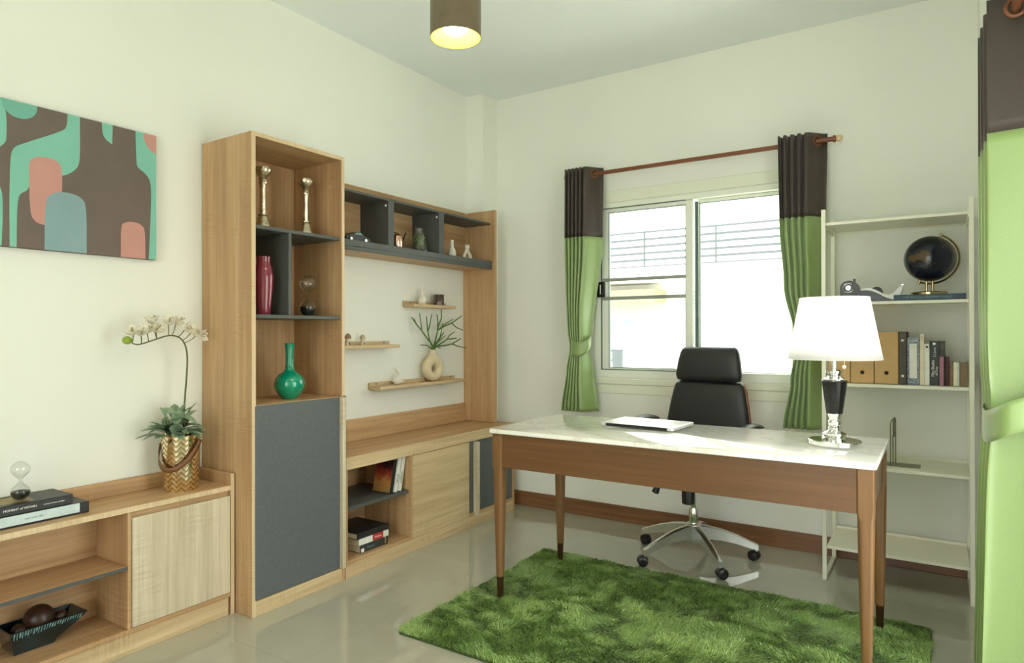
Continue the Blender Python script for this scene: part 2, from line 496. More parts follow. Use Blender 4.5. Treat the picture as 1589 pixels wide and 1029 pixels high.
# ------------------------------------------------------------------ mesh helpers
class MB:
    """collects shapes and becomes ONE mesh object"""

    def __init__(self):
        self.bm = bmesh.new()
        self.mi = 0

    def _mark(self, faces):
        for f in faces:
            f.material_index = self.mi

    def box(self, x0, x1, y0, y1, z0, z1, bev=0.0015, rot=None, seg=1):
        if x0 > x1: x0, x1 = x1, x0
        if y0 > y1: y0, y1 = y1, y0
        if z0 > z1: z0, z1 = z1, z0
        t = bmesh.new()
        g = bmesh.ops.create_cube(t, size=1.0)
        for v in t.verts:
            v.co = Vector(((x0 + x1) / 2 + v.co.x * (x1 - x0), (y0 + y1) / 2 + v.co.y * (y1 - y0), (z0 + z1) / 2 + v.co.z * (z1 - z0)))
        b = min(bev, 0.45 * min(x1 - x0, y1 - y0, z1 - z0))
        if b > 0:
            bmesh.ops.bevel(t, geom=list(t.edges), offset=b, segments=seg, affect='EDGES', profile=0.6)
        self._absorb(t, rot)
        return self

    def _absorb(self, t, M=None):
        if M is not None:
            t.transform(M)
        off = {}
        for v in t.verts:
            off[v] = self.bm.verts.new(v.co)
        for f in t.faces:
            try:
                nf = self.bm.faces.new([off[v] for v in f.verts])
                nf.material_index = self.mi
            except ValueError:
                pass
        t.free()

    def grid(self, rows, close_u=False, close_v=False, cap=False):
        """rows: list of rows of points, joined by quads"""
        V = [[self.bm.verts.new(p) for p in row] for row in rows]
        n, m = len(V), len(V[0])
        for i in range(n if close_v else n - 1):
            for j in range(m if close_u else m - 1):
                a, b = V[i][j], V[i][(j + 1) % m]
                c, d = V[(i + 1) % n][(j + 1) % m], V[(i + 1) % n][j]
                try:
                    f = self.bm.faces.new((a, b, c, d))
                    f.material_index = self.mi
                except ValueError:
                    pass
        if cap:
            for row in (V[0], V[-1]):
                try:
                    f = self.bm.faces.new(row)
                    f.material_index = self.mi
                except ValueError:
                    pass
        return self

    def lathe(self, prof, c=(0, 0, 0), n=40, cap=True, flute=0, depth=0.0, M=None):
        """prof: (radius, z) from bottom to top about a vertical axis"""
        rows = []
        for r, z in prof:
            row = []
            for k in range(n):
                a = 2 * PI * k / n
                rad = max(r, 1e-5) * (1 + depth * math.cos(flute * a) if flute else 1)
                p = Vector((rad * math.cos(a), rad * math.sin(a), z))
                if M is not None:
                    p = M @ p
                row.append(p + Vector(c))
            rows.append(row)
        return self.grid(rows, close_u=True, cap=cap)

    def tube(self, pts, rad, n=10, cap=True, flat=None):
        pts = [Vector(p) for p in pts]
        if not isinstance(rad, (list, tuple)):
            rad = [rad] * len(pts)
        rows = []
        prev = None
        for i, p in enumerate(pts):
            t = (pts[min(i + 1, len(pts) - 1)] - pts[max(i - 1, 0)]).normalized()
            if prev is None:
                a = Vector((0, 0, 1)) if abs(t.z) < 0.9 else Vector((1, 0, 0))
                s = t.cross(a).normalized()
            else:
                s = (prev - t * prev.dot(t)).normalized()
            prev = s
            b = t.cross(s)
            fl = flat or 1.0
            rows.append([p + (s * math.cos(2 * PI * k / n) + b * math.sin(2 * PI * k / n) * fl) * rad[i] for k in range(n)])
        return self.grid(rows, close_u=True, cap=cap)

    def cyl(self, p0, p1, r0, r1=None, n=24):
        return self.tube([p0, p1], [r0, r0 if r1 is None else r1], n)

    def sphere(self, c, r, n=24, m=14, sc=(1, 1, 1), M=None):
        rows = []
        for i in range(m + 1):
            th = PI * i / m
            row = []
            for k in range(n):
                a = 2 * PI * k / n
                p = Vector((max(math.sin(th), 1e-4) * math.cos(a) * r * sc[0], max(math.sin(th), 1e-4) * math.sin(a) * r * sc[1], -math.cos(th) * r * sc[2]))
                if M is not None:
                    p = M @ p
                row.append(p + Vector(c))
            rows.append(row)
        return self.grid(rows, close_u=True, cap=True)

    def torus(self, c, R, r, axis='z', n=32, m=10):
        rows = []
        for i in range(n):
            a = 2 * PI * i / n
            row = []
            for k in range(m):
                b = 2 * PI * k / m
                q = ((R + r * math.cos(b)) * math.cos(a), (R + r * math.cos(b)) * math.sin(a), r * math.sin(b))
                if axis == 'x': q = (q[2], q[0], q[1])
                if axis == 'y': q = (q[0], q[2], q[1])
                row.append(Vector(q) + Vector(c))
            rows.append(row)
        return self.grid(rows, close_u=True, close_v=True)

    def prism(self, poly, d0, d1, axis='x'):
        """extrude a 2D polygon between d0 and d1 along an axis; poly gives the other two coordinates"""
        def P(a, b, d):
            return {'x': (d, a, b), 'y': (a, d, b), 'z': (a, b, d)}[axis]
        A = [self.bm.verts.new(P(a, b, d0)) for a, b in poly]
        B = [self.bm.verts.new(P(a, b, d1)) for a, b in poly]
        n = len(poly)
        fs = [self.bm.faces.new(A), self.bm.faces.new(B)]
        for i in range(n):
            fs.append(self.bm.faces.new((A[i], A[(i + 1) % n], B[(i + 1) % n], B[i])))
        self._mark(fs)
        return self


def thing(name, label, cat, loc=(0, 0, 0), rotz=0.0, group=None):
    o = bpy.data.objects.new(name, None)
    o.empty_display_size = 0.1
    COL.objects.link(o)
    o.location = loc
    o.rotation_euler = (0, 0, rotz)
    o['label'] = label
    o['category'] = cat
    if group:
        o['group'] = group
    return o


def make_obj(name, mb, mats, parent=None, offset=None, smooth=True, angle=35, solid=0.0, label=None):
    if isinstance(mats, str):
        mats = [mats]
    bmesh.ops.recalc_face_normals(mb.bm, faces=list(mb.bm.faces))
    me = bpy.data.meshes.new(name)
    mb.bm.to_mesh(me)
    mb.bm.free()
    if offset is not None:
        me.transform(Matrix.Translation(-Vector(offset)))
    if smooth:
        me.polygons.foreach_set('use_smooth', [True] * len(me.polygons))
        me.set_sharp_from_angle(angle=math.radians(angle))
    for m in mats:
        me.materials.append(MATS[m])
    o = bpy.data.objects.new(name, me)
    COL.objects.link(o)
    if parent is not None:
        o.parent = parent
    if solid:
        s = o.modifiers.new('thickness', 'SOLIDIFY')
        s.thickness = solid
        s.offset = 0
    if label:
        o['label'] = label
    return o


def part(root, name, mb, mats, world=True, **kw):
    """a part of a thing; its shape is given in world coordinates (or in the thing's own)"""
    top = root
    off = Vector((0, 0, 0))
    while top is not None:
        off += Vector(top.location)
        top = top.parent
    return make_obj(name, mb, mats, parent=root, offset=off if world else None, **kw)


def single(name, mb, mats, label, cat, loc=(0, 0, 0), group=None, **kw):
    o = make_obj(name, mb, mats, offset=loc, **kw)
    o.location = loc
    o['label'] = label
    o['category'] = cat
    if group:
        o['group'] = group
    return o


def struct(name, mb, mats, parent=None, **kw):
    o = make_obj(name, mb, mats, parent=parent, **kw)
    o['kind'] = 'structure'
    return o


def chaikin(pts, it=2, closed=True):
    for _ in range(it):
        out = []
        n = len(pts)
        for i in range(n if closed else n - 1):
            a, b = pts[i], pts[(i + 1) % n]
            out.append(tuple(a[k] * 0.75 + b[k] * 0.25 for k in range(len(a))))
            out.append(tuple(a[k] * 0.25 + b[k] * 0.75 for k in range(len(a))))
        if not closed:
            out = [pts[0]] + out + [pts[-1]]
        pts = out
    return pts


def text_part(root, name, body, size, M, mat, depth=0.0003, align='CENTER', stretch=1.0):
    """lettering as a thin mesh; M places it in world space (text lies in its own xy plane)"""
    cu = bpy.data.curves.new(name, 'FONT')
    cu.body = body
    cu.size = size
    cu.align_x = align
    cu.align_y = 'CENTER'
    cu.extrude = depth
    to = bpy.data.objects.new(name + '_tmp', cu)
    COL.objects.link(to)
    dg = bpy.context.evaluated_depsgraph_get()
    dg.update()
    me = bpy.data.meshes.new_from_object(to.evaluated_get(dg))
    bpy.data.objects.remove(to)
    bpy.data.curves.remove(cu)
    me.transform(Matrix.Scale(stretch, 4, Vector((1, 0, 0))))
    top = root
    off = Vector((0, 0, 0))
    while top is not None:
        off += Vector(top.location)
        top = top.parent
    me.transform(Matrix.Translation(-off) @ M)
    me.name = name
    me.materials.clear()
    me.materials.append(MATS[mat])
    o = bpy.data.objects.new(name, me)
    COL.objects.link(o)
    o.parent = root
    return o


def frame_mat(o, x, y):
    """matrix whose x axis is x, y axis is y, origin o"""
    x = Vector(x).normalized()
    y = Vector(y).normalized()
    z = x.cross(y)
    return Matrix(((x.x, y.x, z.x, o[0]), (x.y, y.y, z.y, o[1]), (x.z, y.z, z.z, o[2]), (0, 0, 0, 1)))


rnd = random.Random(7)

# ================================================================== THE SETTING
XL, XR, YB, YF, ZC = -2.80, 0.36, 3.915, -1.90, 2.867
WX0, WX1, WZ0, WZ1 = -1.893, -0.64, 0.915, 2.035      # back window opening
DY0, DY1, DZ1 = 1.40, 2.50, 2.12                      # sliding door opening in the right wall
struct('floor', MB().box(XL - 0.2, XR + 0.2, YF - 0.2, YB + 0.2, -0.12, 0.0, 0), 'floor_tile')
struct('ceiling', MB().box(XL - 0.2, XR + 0.2, YF - 0.2, YB + 0.2, ZC, ZC + 0.12, 0), 'ceiling_paint')
struct('wall_left', MB().box(XL - 0.2, XL, YF - 0.2, YB + 0.2, 0, ZC, 0), 'wall_paint')
b = MB()
b.box(XL, -1.50, YF - 0.2, YF, 0, ZC, 0)
b.box(0.20, XR, YF - 0.2, YF, 0, ZC, 0)
b.box(-1.50, 0.20, YF - 0.2, YF, 0, 0.10, 0)
b.box(-1.50, 0.20, YF - 0.2, YF, 2.50, ZC, 0)
struct('wall_front', b, 'wall_paint')
b = MB()
b.box(-1.50, -1.45, YF - 0.12, YF - 0.04, 0.10, 2.50, 0.002)
b.box(0.15, 0.20, YF - 0.12, YF - 0.04, 0.10, 2.50, 0.002)
b.box(-0.675, -0.625, YF - 0.12, YF - 0.04, 0.15, 2.45, 0.002)
b.box(-1.45, 0.15, YF - 0.12, YF - 0.04, 0.10, 0.15, 0.002)
b.box(-1.45, 0.15, YF - 0.12, YF - 0.04, 2.45, 2.50, 0.002)
struct('added_fill_window', b, 'window_frame_white')  # opening added behind the camera, sized for frontal fill light
b = MB()
b.box(XL, WX0, YB, YB + 0.2, 0, ZC, 0)
b.box(WX1, XR, YB, YB + 0.2, 0, ZC, 0)
b.box(WX0, WX1, YB, YB + 0.2, 0, WZ0, 0)
b.box(WX0, WX1, YB, YB + 0.2, WZ1, ZC, 0)
struct('wall_back', b, 'wall_paint')
b = MB()
b.box(XR, XR + 0.2, DY1, YB + 0.2, 0, ZC, 0)
b.box(XR, XR + 0.2, YF - 0.2, DY0, 0, ZC, 0)
b.box(XR, XR + 0.2, DY0, DY1, DZ1, ZC, 0)
struct('wall_right', b, 'wall_paint')
# corner columns
struct('trim_1', MB().box(XL, -2.660, 3.735, YB, 0, ZC, 0), 'wall_paint')
struct('trim_2', MB().box(0.157, XR, 3.72, YB, 0, ZC, 0), 'wall_paint')
# skirting along the back wall
b = MB()
b.box(-2.66, 0.157, YB - 0.014, YB, 0.0, 0.100, 0.003)
struct('baseboard_back', b, 'baseboard_wood')
# flat plaster bands above and below the window
b = MB()
b.box(-1.93, -0.60, YB - 0.010, YB, 2.040, 2.112, 0.003)
struct('trim_3', b, 'white_trim')
b = MB()
b.box(-1.93, -0.60, YB - 0.012, YB, 0.872, 0.908, 0.003)
b.box(-1.93, -0.60, YB - 0.007, YB, 0.812, 0.868, 0.003)
struct('trim_4', b, 'white_trim')

# back window: outer frame, sliding sash, fixed light
b = MB()
fy0, fy1 = YB - 0.004, YB + 0.075
b.box(WX0, -1.848, fy0, fy1, WZ0, WZ1, 0.002)
b.box(-0.690, WX1, fy0, fy1, WZ0, WZ1, 0.002)
b.box(-1.848, -0.690, fy0, fy1, WZ0, 0.966, 0.002)
b.box(-1.848, -0.690, fy0, fy1, 2.004, WZ1, 0.002)
win = struct('window_1', b, 'window_frame_white')
sash = MB()
sy0, sy1 = YB + 0.006, YB + 0.034
sash.box(-1.846, -1.798, sy0, sy1, 0.967, 2.002, 0.002)
sash.box(-1.290, -1.248, sy0 - 0.004, sy1, 0.967, 2.002, 0.002)
sash.box(-1.798, -1.290, sy0, sy1, 0.967, 0.978, 0.001)
sash.box(-1.798, -1.290, sy0, sy1, 1.976, 2.002, 0.002)
struct('sliding_sash', sash, 'window_frame_white', win)
struct('glass_pane', MB().box(-1.799, -1.289, YB + 0.018, YB + 0.022, 0.975, 1.98, 0), 'window_glass', win)
fx = MB()
fx.box(-1.246, -1.226, YB + 0.040, YB + 0.068, 0.966, 1.996, 0.001)
struct('meeting_stile', fx, 'frame_dark_gap', win)
fx = MB()
fx.box(-1.226, -1.219, YB + 0.042, YB + 0.066, 0.966, 1.99, 0.001)
fx.box(-1.226, -0.690, YB + 0.042, YB + 0.066, 1.984, 2.003, 0.001)
struct('fixed_sash', fx, 'window_frame_white', win)
struct('glass_pane', MB().box(-1.222, -0.690, YB + 0.052, YB + 0.056, 0.966, 1.99, 0), 'window_glass', win)
gk = MB()
for xa, xb, za, zb_, yy in ((-1.798, -1.290, 0.978, 1.976, YB + 0.004), (-1.219, -0.690, 0.966, 1.984, YB + 0.044)):
    gk.box(xa, xa + 0.003, yy, yy + 0.018, za, zb_, 0)
    gk.box(xb - 0.003, xb, yy, yy + 0.018, za, zb_, 0)
    gk.box(xa, xb, yy, yy + 0.018, za, za + 0.003, 0)
    gk.box(xa, xb, yy, yy + 0.018, zb_ - 0.003, zb_, 0)
gk.box(-1.848, -1.845, YB - 0.005, YB + 0.02, 0.966, 2.004, 0)
gk.box(-1.848, -1.290, YB - 0.005, YB + 0.02, 0.963, 0.967, 0)
gk.box(-1.848, -1.290, YB - 0.005, YB + 0.02, 2.002, 2.005, 0)
struct('gasket', gk, 'frame_dark_gap', win)
for z in (1.542, 1.423):
    struct('cross_bar', MB().box(-1.847, -1.289, YB + 0.0, YB + 0.010, z - 0.011, z + 0.011, 0.002), 'grey_rail', win)
lt = struct('latch', MB().box(-1.874, -1.822, YB - 0.016, YB + 0.008, 1.432, 1.530, 0.003), 'black_plastic', win)
struct('latch_slot', MB().box(-1.850, -1.844, YB - 0.018, YB - 0.015, 1.452, 1.512, 0), 'print_white', lt)

# sliding door opening beside the camera (frame only, the doors stand open)
b = MB()
b.box(XR + 0.06, XR + 0.14, DY0, DY0 + 0.05, 0, DZ1, 0.002)
b.box(XR + 0.06, XR + 0.14, DY1 - 0.05, DY1, 0, DZ1, 0.002)
b.box(XR + 0.06, XR + 0.14, DY0 + 0.05, DY1 - 0.05, DZ1 - 0.05, DZ1, 0.002)
struct('door_1', b, 'window_frame_white')

# ------------------------------------------------------------------ outside
struct('ground', MB().box(-30, 25, -20, 30, -0.5, -0.35, 0), 'ground_concrete')
bld = thing('neighbouring_house', 'white neighbouring house with railed balcony seen through the window', 'house', (-2.4, 8.6, -0.35))
part(bld, 'wall', MB().box(-7, 3, 8.6, 9.0, -0.35, 5.6, 0), 'house_white')
part(bld, 'balcony_slab', MB().box(-5.4, 0.6, 7.9, 8.6, 1.86, 2.03, 0), 'house_white')
for seg, (xa, xb) in enumerate([(-5.2, -2.55), (-2.50, 0.4)]):
    rb = MB()
    for z, h in ((2.488, 0.012), (2.395, 0.015), (2.305, 0.015), (2.218, 0.015), (2.132, 0.015), (2.048, 0.010)):
        rb.box(xa, xb, 7.99, 8.01, z - h, z + h, 0)
    x = -3.17 if seg == 0 else -2.262
    for k in range(-2, 3):
        xx = x + k * 1.5
        if xa < xx < xb:
            rb.box(xx - 0.009, xx + 0.009, 7.985, 8.015, 2.03, 2.495, 0)
    part(bld, 'railing', rb, 'house_rail')
part(bld, 'canopy', MB().box(-4.4, -3.10, 8.15, 8.6, 1.60, 1.77, 0), 'house_beige')
part(bld, 'lintel_panel', MB().box(-4.4, -3.14, 8.54, 8.6, 1.45, 1.60, 0), 'house_blush')
for xa, xb in ((-3.98, -3.82), (-3.74, -3.58), (-3.42, -3.24), (-2.20, -2.06), (-1.86, -1.70)):
    wb = part(bld, 'window', MB().box(xa - 0.02, xb + 0.02, 8.57, 8.62, 0.75, 1.42, 0), 'house_white')
    part(wb, 'pane', MB().box(xa, xb, 8.56, 8.58, 0.78, 1.39, 0), 'house_pane')
wb = part(bld, 'window', MB().box(-2.98, -2.30, 8.56, 8.62, 1.50, 1.78, 0), 'house_white')
lv = MB()
for k in range(5):
    lv.box(-2.94, -2.34, 8.54, 8.58, 1.52 + k * 0.05, 1.545 + k * 0.05, 0)
part(wb, 'louvre', lv, 'house_pane')
gt = thing('garden_gate', 'low grey slatted gate outside at the lower left of the window', 'gate', (-3.5, 7.4, -0.35))
part(gt, 'post', MB().box(-3.34, -3.22, 7.38, 7.42, -0.35, 1.00, 0), 'house_rail')
part(gt, 'post', MB().box(-4.3, -4.2, 7.38, 7.42, -0.35, 1.00, 0), 'house_rail')
g = MB()
for z in (0.985, 0.87, 0.76, 0.65, 0.54):
    g.box(-4.2, -3.34, 7.39, 7.41, z - 0.012, z + 0.012, 0)
part(gt, 'slats', g, 'house_rail')

# ================================================================== TALL CABINET
FX = -2.438
tc = thing('tall_cabinet', 'tall light oak display cabinet with dark shelves and a charcoal door', 'cabinet', (-2.617, 2.0, 0))
y0, y1 = 1.738, 2.256
part(tc, 'side_panel', MB().box(-2.797, FX, y0, y0 + 0.020, 0, 2.060), 'oak_vertical')
part(tc, 'side_panel', MB().box(-2.797, FX, y1 - 0.018, y1, 0, 2.060), 'oak_vertical')
part(tc, 'top_panel', MB().box(-2.797, FX, y0 + 0.020, y1 - 0.018, 2.042, 2.060), 'oak_along')
part(tc, 'back_panel', MB().box(-2.797, -2.789, y0 + 0.020, y1 - 0.018, 0.05, 2.042, 0), 'oak_vertical')
part(tc, 'deck_panel', MB().box(-2.789, FX - 0.004, y0 + 0.020, y1 - 0.018, 0.878, 0.896), 'oak_along')
part(tc, 'plinth', MB().box(-2.50, FX, y0 + 0.020, y1 - 0.018, 0, 0.064), 'oak_pale_along')  # paler oak stands for window light on the plinth front
part(tc, 'shelf', MB().box(-2.789, -2.448, y0 + 0.020, y1 - 0.018, 1.652, 1.668), 'charcoal_shelf', label='charcoal upper shelf')
part(tc, 'shelf', MB().box(-2.789, -2.448, y0 + 0.020, y1 - 0.018, 1.268, 1.284), 'charcoal_shelf', label='charcoal lower shelf')
part(tc, 'divider', MB().box(-2.789, -2.450, 1.937, 1.954, 1.284, 1.652), 'charcoal_shelf', label='charcoal upright divider')
dr = part(tc, 'door', MB().box(-2.470, FX + 0.002, y0 + 0.014, 2.2215, 0.068, 0.893), 'charcoal', label='charcoal door')
part(dr, 'handle_strip', MB().box(-2.470, -2.416, 2.2235, 2.2440, 0.066, 0.895), 'oak_pale_vertical', label='pale oak pull strip')
part(dr, 'shadow_line', MB().box(-2.470, -2.419, 2.2442, 2.2475, 0.064, 0.899, 0.0005), 'book_charcoal', label='thin dark strip painted as gap shadow')  # dark strip where only shadow falls beside the pull strip

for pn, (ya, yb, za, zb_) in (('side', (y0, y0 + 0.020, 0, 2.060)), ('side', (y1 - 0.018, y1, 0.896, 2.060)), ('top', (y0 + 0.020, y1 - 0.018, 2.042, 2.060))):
    part(tc, 'front_edge', MB().box(FX - 0.0005, FX + 0.0010, ya, yb, za, zb_, 0.0004), 'edge_painted_light', label='front edge painted paler as if lit')  # window light on the cabinet front edges, put into the colour

# ================================================================== TV BENCH
tb = thing('media_bench', 'low oak media bench with open niche and dark doors beside the tall cabinet', 'cabinet', (-2.617, 3.0, 0))
part(tb, 'top_panel', MB().box(-2.797, FX, 2.262, 3.782, 0.531, 0.592, 0.002), 'oak_along')
part(tb, 'front_edge', MB().box(FX - 0.0005, FX + 0.0012, 2.262, 3.782, 0.531, 0.5915, 0.0004), 'oak_pale_along', label='front edge painted paler as if lit')  # paler than the top: window light painted on the bench front
part(tb, 'plinth', MB().box(-2.50, FX, 2.262, 3.764, 0, 0.066), 'oak_pale_along')  # front-facing plinth, window light put in by paler oak
part(tb, 'bottom_panel', MB().box(-2.789, FX, 2.262, 3.764, 0.066, 0.084), 'oak_along')
part(tb, 'side_panel', MB().box(-2.789, FX, 2.262, 2.276, 0.084, 0.531), 'oak_vertical')
part(tb, 'side_panel', MB().box(-2.789, FX, 3.766, 3.782, 0, 0.531), 'oak_vertical')
part(tb, 'divider', MB().box(-2.789, FX, 2.732, 2.748, 0.084, 0.531), 'oak_vertical')
part(tb, 'back_panel', MB().box(-2.797, -2.790, 2.262, 3.782, 0.05, 0.531, 0), 'oak_along')
part(tb, 'rear_rail', MB().box(-2.797, -2.782, 2.262, 3.686, 0.592, 0.716), 'oak_along')
part(tb, 'shelf', MB().box(-2.789, -2.452, 2.276, 2.732, 0.324, 0.342), 'charcoal_shelf', label='charcoal shelf')
part(tb, 'door', MB().box(-2.470, FX + 0.001, 2.749, 3.268, 0.068, 0.528), 'oak_pale_along', label='pale oak sliding door')
d2 = part(tb, 'door', MB().box(-2.480, -2.448, 3.285, 3.766, 0.068, 0.528), 'charcoal', label='charcoal door')
part(d2, 'handle_strip', MB().box(-2.480, -2.412, 3.326, 3.346, 0.066, 0.524), 'oak_pale_vertical', label='pale oak pull strip')

# ================================================================== HUTCH (upper wall shelf)
hu = thing('wall_hutch', 'oak and charcoal wall shelf unit with an open frame above the media bench', 'shelf', (-2.66, 3.0, 0.594))
part(hu, 'side_panel', MB().box(-2.797, -2.527, 3.688, 3.706, 0.594, 2.036), 'oak_vertical')
part(hu, 'back_panel', MB().box(-2.797, -2.785, 2.262, 3.688, 1.655, 2.040), 'oak_along')
part(hu, 'shelf', MB().box(-2.785, -2.566, 2.262, 3.686, 1.937, 1.950), 'charcoal_shelf', label='charcoal top shelf')
part(hu, 'shelf', MB().box(-2.795, -2.570, 2.262, 3.686, 1.636, 1.654), 'oak_along', label='oak lower shelf board')
part(hu, 'shelf_lining', MB().box(-2.785, -2.553, 2.262, 3.686, 1.654, 1.688), 'charcoal_shelf', label='charcoal lining and front of lower shelf')
part(hu, 'fascia', MB().box(-2.5695, -2.552, 2.262, 3.686, 1.634, 1.6535), 'charcoal_shelf', label='charcoal fascia')
for ya, yb in ((2.697, 2.742), (3.140, 3.188)):
    part(hu, 'divider', MB().box(-2.785, -2.566, ya, yb, 1.688, 1.937), 'charcoal_shelf', label='charcoal divider')
    part(hu, 'screw_cap', MB().sphere((-2.585, ya - 0.001, 1.912), 0.006, 10, 6), 'print_white', label='white screw cap')


# ================================================================== PICTURE LEDGES
def ledge(ya, yb, zb, h, rail_y, label):
    t = thing('picture_ledge', label, 'shelf', (-2.75, (ya + yb) / 2, zb), group='oak picture ledges on the wall')
    part(t, 'base_board', MB().box(-2.785, -2.70, ya, yb, zb, zb + h), 'oak_pale_along')
    part(t, 'back_rail', MB().box(-2.798, -2.785, ya, rail_y, zb, zb + 0.040), 'oak_pale_along')
    for y in (ya + 0.05, rail_y - 0.05):
        part(t, 'screw', MB().cyl((-2.786, y, zb + 0.031), (-2.782, y, zb + 0.031), 0.004, n=10), 'book_charcoal')
    return t


LA, LB, LC = 1.382, 1.135, 0.893
ledge(3.066, 3.480, 1.363, 0.019, 3.478, 'uppermost oak ledge with white bottle vase and brown cup')
ledge(2.330, 2.936, 1.116, 0.019, 2.936, 'oak ledge with two tiny mushroom houses, partly behind the tall cabinet')
ledge(2.770, 3.576, 0.874, 0.019, 3.574, 'lowest oak ledge, carrying the ring shaped vase')

# ================================================================== LEFT LOW CABINET
F2 = -2.55
lc = thing('low_cabinet', 'low oak cabinet in the left foreground with open niche and pale door', 'cabinet', (-2.67, 1.0, 0))
part(lc, 'top_panel', MB().box(-2.797, F2, -0.30, 1.714, 0.532, 0.552), 'oak_along')
part(lc, 'front_edge', MB().box(F2 - 0.0005, F2 + 0.0012, -0.30, 1.714, 0.532, 0.5515, 0.0004), 'edge_painted_light', label='front edge painted paler as if lit')  # paler strip paints the light caught by the top's front edge
part(lc, 'front_edge', MB().box(F2 - 0.0005, F2 + 0.0012, 1.715, 1.732, 0, 0.6015, 0.0004), 'edge_painted_light', label='front edge painted paler as if lit')  # same painted light on the side panel's front edge
part(lc, 'rear_rail', MB().box(-2.797, -2.783, -0.30, 1.714, 0.552, 0.612), 'oak_along')
part(lc, 'side_panel', MB().box(-2.797, F2, 1.715, 1.732, 0, 0.602), 'oak_vertical')
part(lc, 'side_panel', MB().box(-2.797, F2, -0.318, -0.301, 0, 0.602), 'oak_vertical')
part(lc, 'divider', MB().box(-2.789, F2, 1.288, 1.302, 0.094, 0.532), 'oak_vertical')
part(lc, 'divider', MB().box(-2.789, F2, 0.100, 0.116, 0.094, 0.532), 'oak_vertical')
part(lc, 'back_panel', MB().box(-2.797, -2.789, -0.30, 1.714, 0.05, 0.532, 0), 'oak_along')
part(lc, 'bottom_panel', MB().box(-2.789, F2, -0.30, 1.714, 0.076, 0.094), 'oak_along')
part(lc, 'plinth', MB().box(-2.60, F2 - 0.003, -0.30, 1.706, 0, 0.076), 'oak_pale_along')  # paler oak here paints the light on the front face
part(lc, 'rail', MB().box(-2.60, F2 - 0.018, 1.302, 1.714, 0.500, 0.532), 'oak_along')
sh = part(lc, 'shelf', MB().box(-2.789, F2 - 0.002, 0.116, 1.288, 0.319, 0.331), 'oak_along')
part(sh, 'front_edge', MB().box(F2 - 0.002, F2 + 0.001, 0.116, 1.288, 0.318, 0.331, 0.0005), 'charcoal_shelf', label='charcoal front edge')
part(lc, 'door', MB().box(-2.566, F2 + 0.001, 1.304, 1.712, 0.096, 0.508), 'oak_pale_vertical', label='pale oak door')
part(lc, 'door', MB().box(-2.566, F2 + 0.001, -0.298, 0.098, 0.096, 0.508), 'oak_pale_vertical', label='pale oak door')

# ================================================================== PICTURE
pc = thing('canvas_picture', 'abstract canvas of brown, mint, pink and blue rounded shapes on the left wall', 'picture', (-2.785, 1.12, 1.513))
part(pc, 'canvas', MB().box(-2.798, -2.7705, 0.716, 1.517, 1.512, 2.036, 0.002), 'canvas_brown')
ART = [
    ('canvas_mint', [(0.76, 2.035), (0.76, 2.035), (0.78, 1.86), (0.82, 1.80), (0.93, 1.79), (0.955, 1.85), (0.979, 1.875), (0.985, 1.891), (0.985, 1.99), (0.972, 2.012), (0.970, 2.035), (0.970, 2.035)]),
    ('canvas_mint_dark', [(0.970, 2.035), (0.970, 2.035), (0.972, 2.012), (0.993, 1.981), (1.028, 1.974), (1.06, 1.985), (1.078, 2.009), (1.080, 2.035), (1.080, 2.035)]),
    ('canvas_mint', [(1.18, 2.035), (1.18, 2.035), (1.178, 1.985), (1.161, 1.964), (1.034, 1.888), (1.006, 1.868), (0.996, 1.835), (0.993, 1.673), (0.994, 1.513), (0.994, 1.513), (1.015, 1.513), (1.015, 1.513), (1.016, 1.647), (1.021, 1.692), (1.028, 1.708), (1.053, 1.724), (1.06, 1.782), (1.161, 1.794), (1.196, 1.817), (1.218, 1.845), (1.223, 1.886), (1.222, 2.035), (1.222, 2.035)]),
    ('canvas_mint', [(0.90, 1.513), (0.90, 1.513), (0.90, 1.70), (0.94, 1.735), (0.965, 1.723), (0.972, 1.698), (0.974, 1.64), (0.970, 1.513), (0.970, 1.513)]),
    ('canvas_pink', [(1.053, 1.80), (1.054, 1.83), (1.07, 1.847), (1.099, 1.855), (1.133, 1.854), (1.155, 1.840), (1.161, 1.81), (1.161, 1.732), (1.150, 1.66), (1.113, 1.604), (1.095, 1.604), (1.073, 1.611), (1.056, 1.638)]),
    ('canvas_blue', [(1.103, 1.513), (1.103, 1.513), (1.104, 1.684), (1.116, 1.714), (1.14, 1.732), (1.182, 1.738), (1.225, 1.728), (1.246, 1.699), (1.246, 1.513), (1.246, 1.513)]),
    ('canvas_mint', [(1.301, 2.035), (1.301, 2.035), (1.305, 1.978), (1.340, 1.957), (1.340, 1.957), (1.342, 2.035), (1.342, 2.035)]),
    ('canvas_mint', [(1.431, 2.035), (1.431, 2.035), (1.435, 1.900), (1.440, 1.885), (1.477, 1.865), (1.497, 1.826), (1.492, 1.669), (1.485, 1.513), (1.485, 1.513), (1.516, 1.513), (1.516, 1.513), (1.516, 2.035), (1.516, 2.035)]),
    ('canvas_pink', [(1.464, 2.035), (1.464, 2.035), (1.466, 2.0), (1.49, 1.966), (1.516, 1.958), (1.516, 1.958), (1.516, 2.035), (1.516, 2.035)]),
    ('canvas_pink', [(1.373, 1.513), (1.373, 1.513), (1.373, 1.636), (1.385, 1.652), (1.418, 1.661), (1.456, 1.654), (1.470, 1.628), (1.470, 1.513), (1.470, 1.513)]),
    ('canvas_pink', [(0.76, 1.513), (0.76, 1.513), (0.76, 1.62), (0.79, 1.65), (0.84, 1.65), (0.86, 1.62), (0.86, 1.513), (0.86, 1.513)]),
]
pm = sorted(set(a[0] for a in ART))
pb = MB()
for k, (mname, pts) in enumerate(ART):
    pb.mi = pm.index(mname)
    pb.prism(chaikin(pts, 2), -2.7712, -2.7700 + 0.00012 * k, 'x')
pb.mi = 0
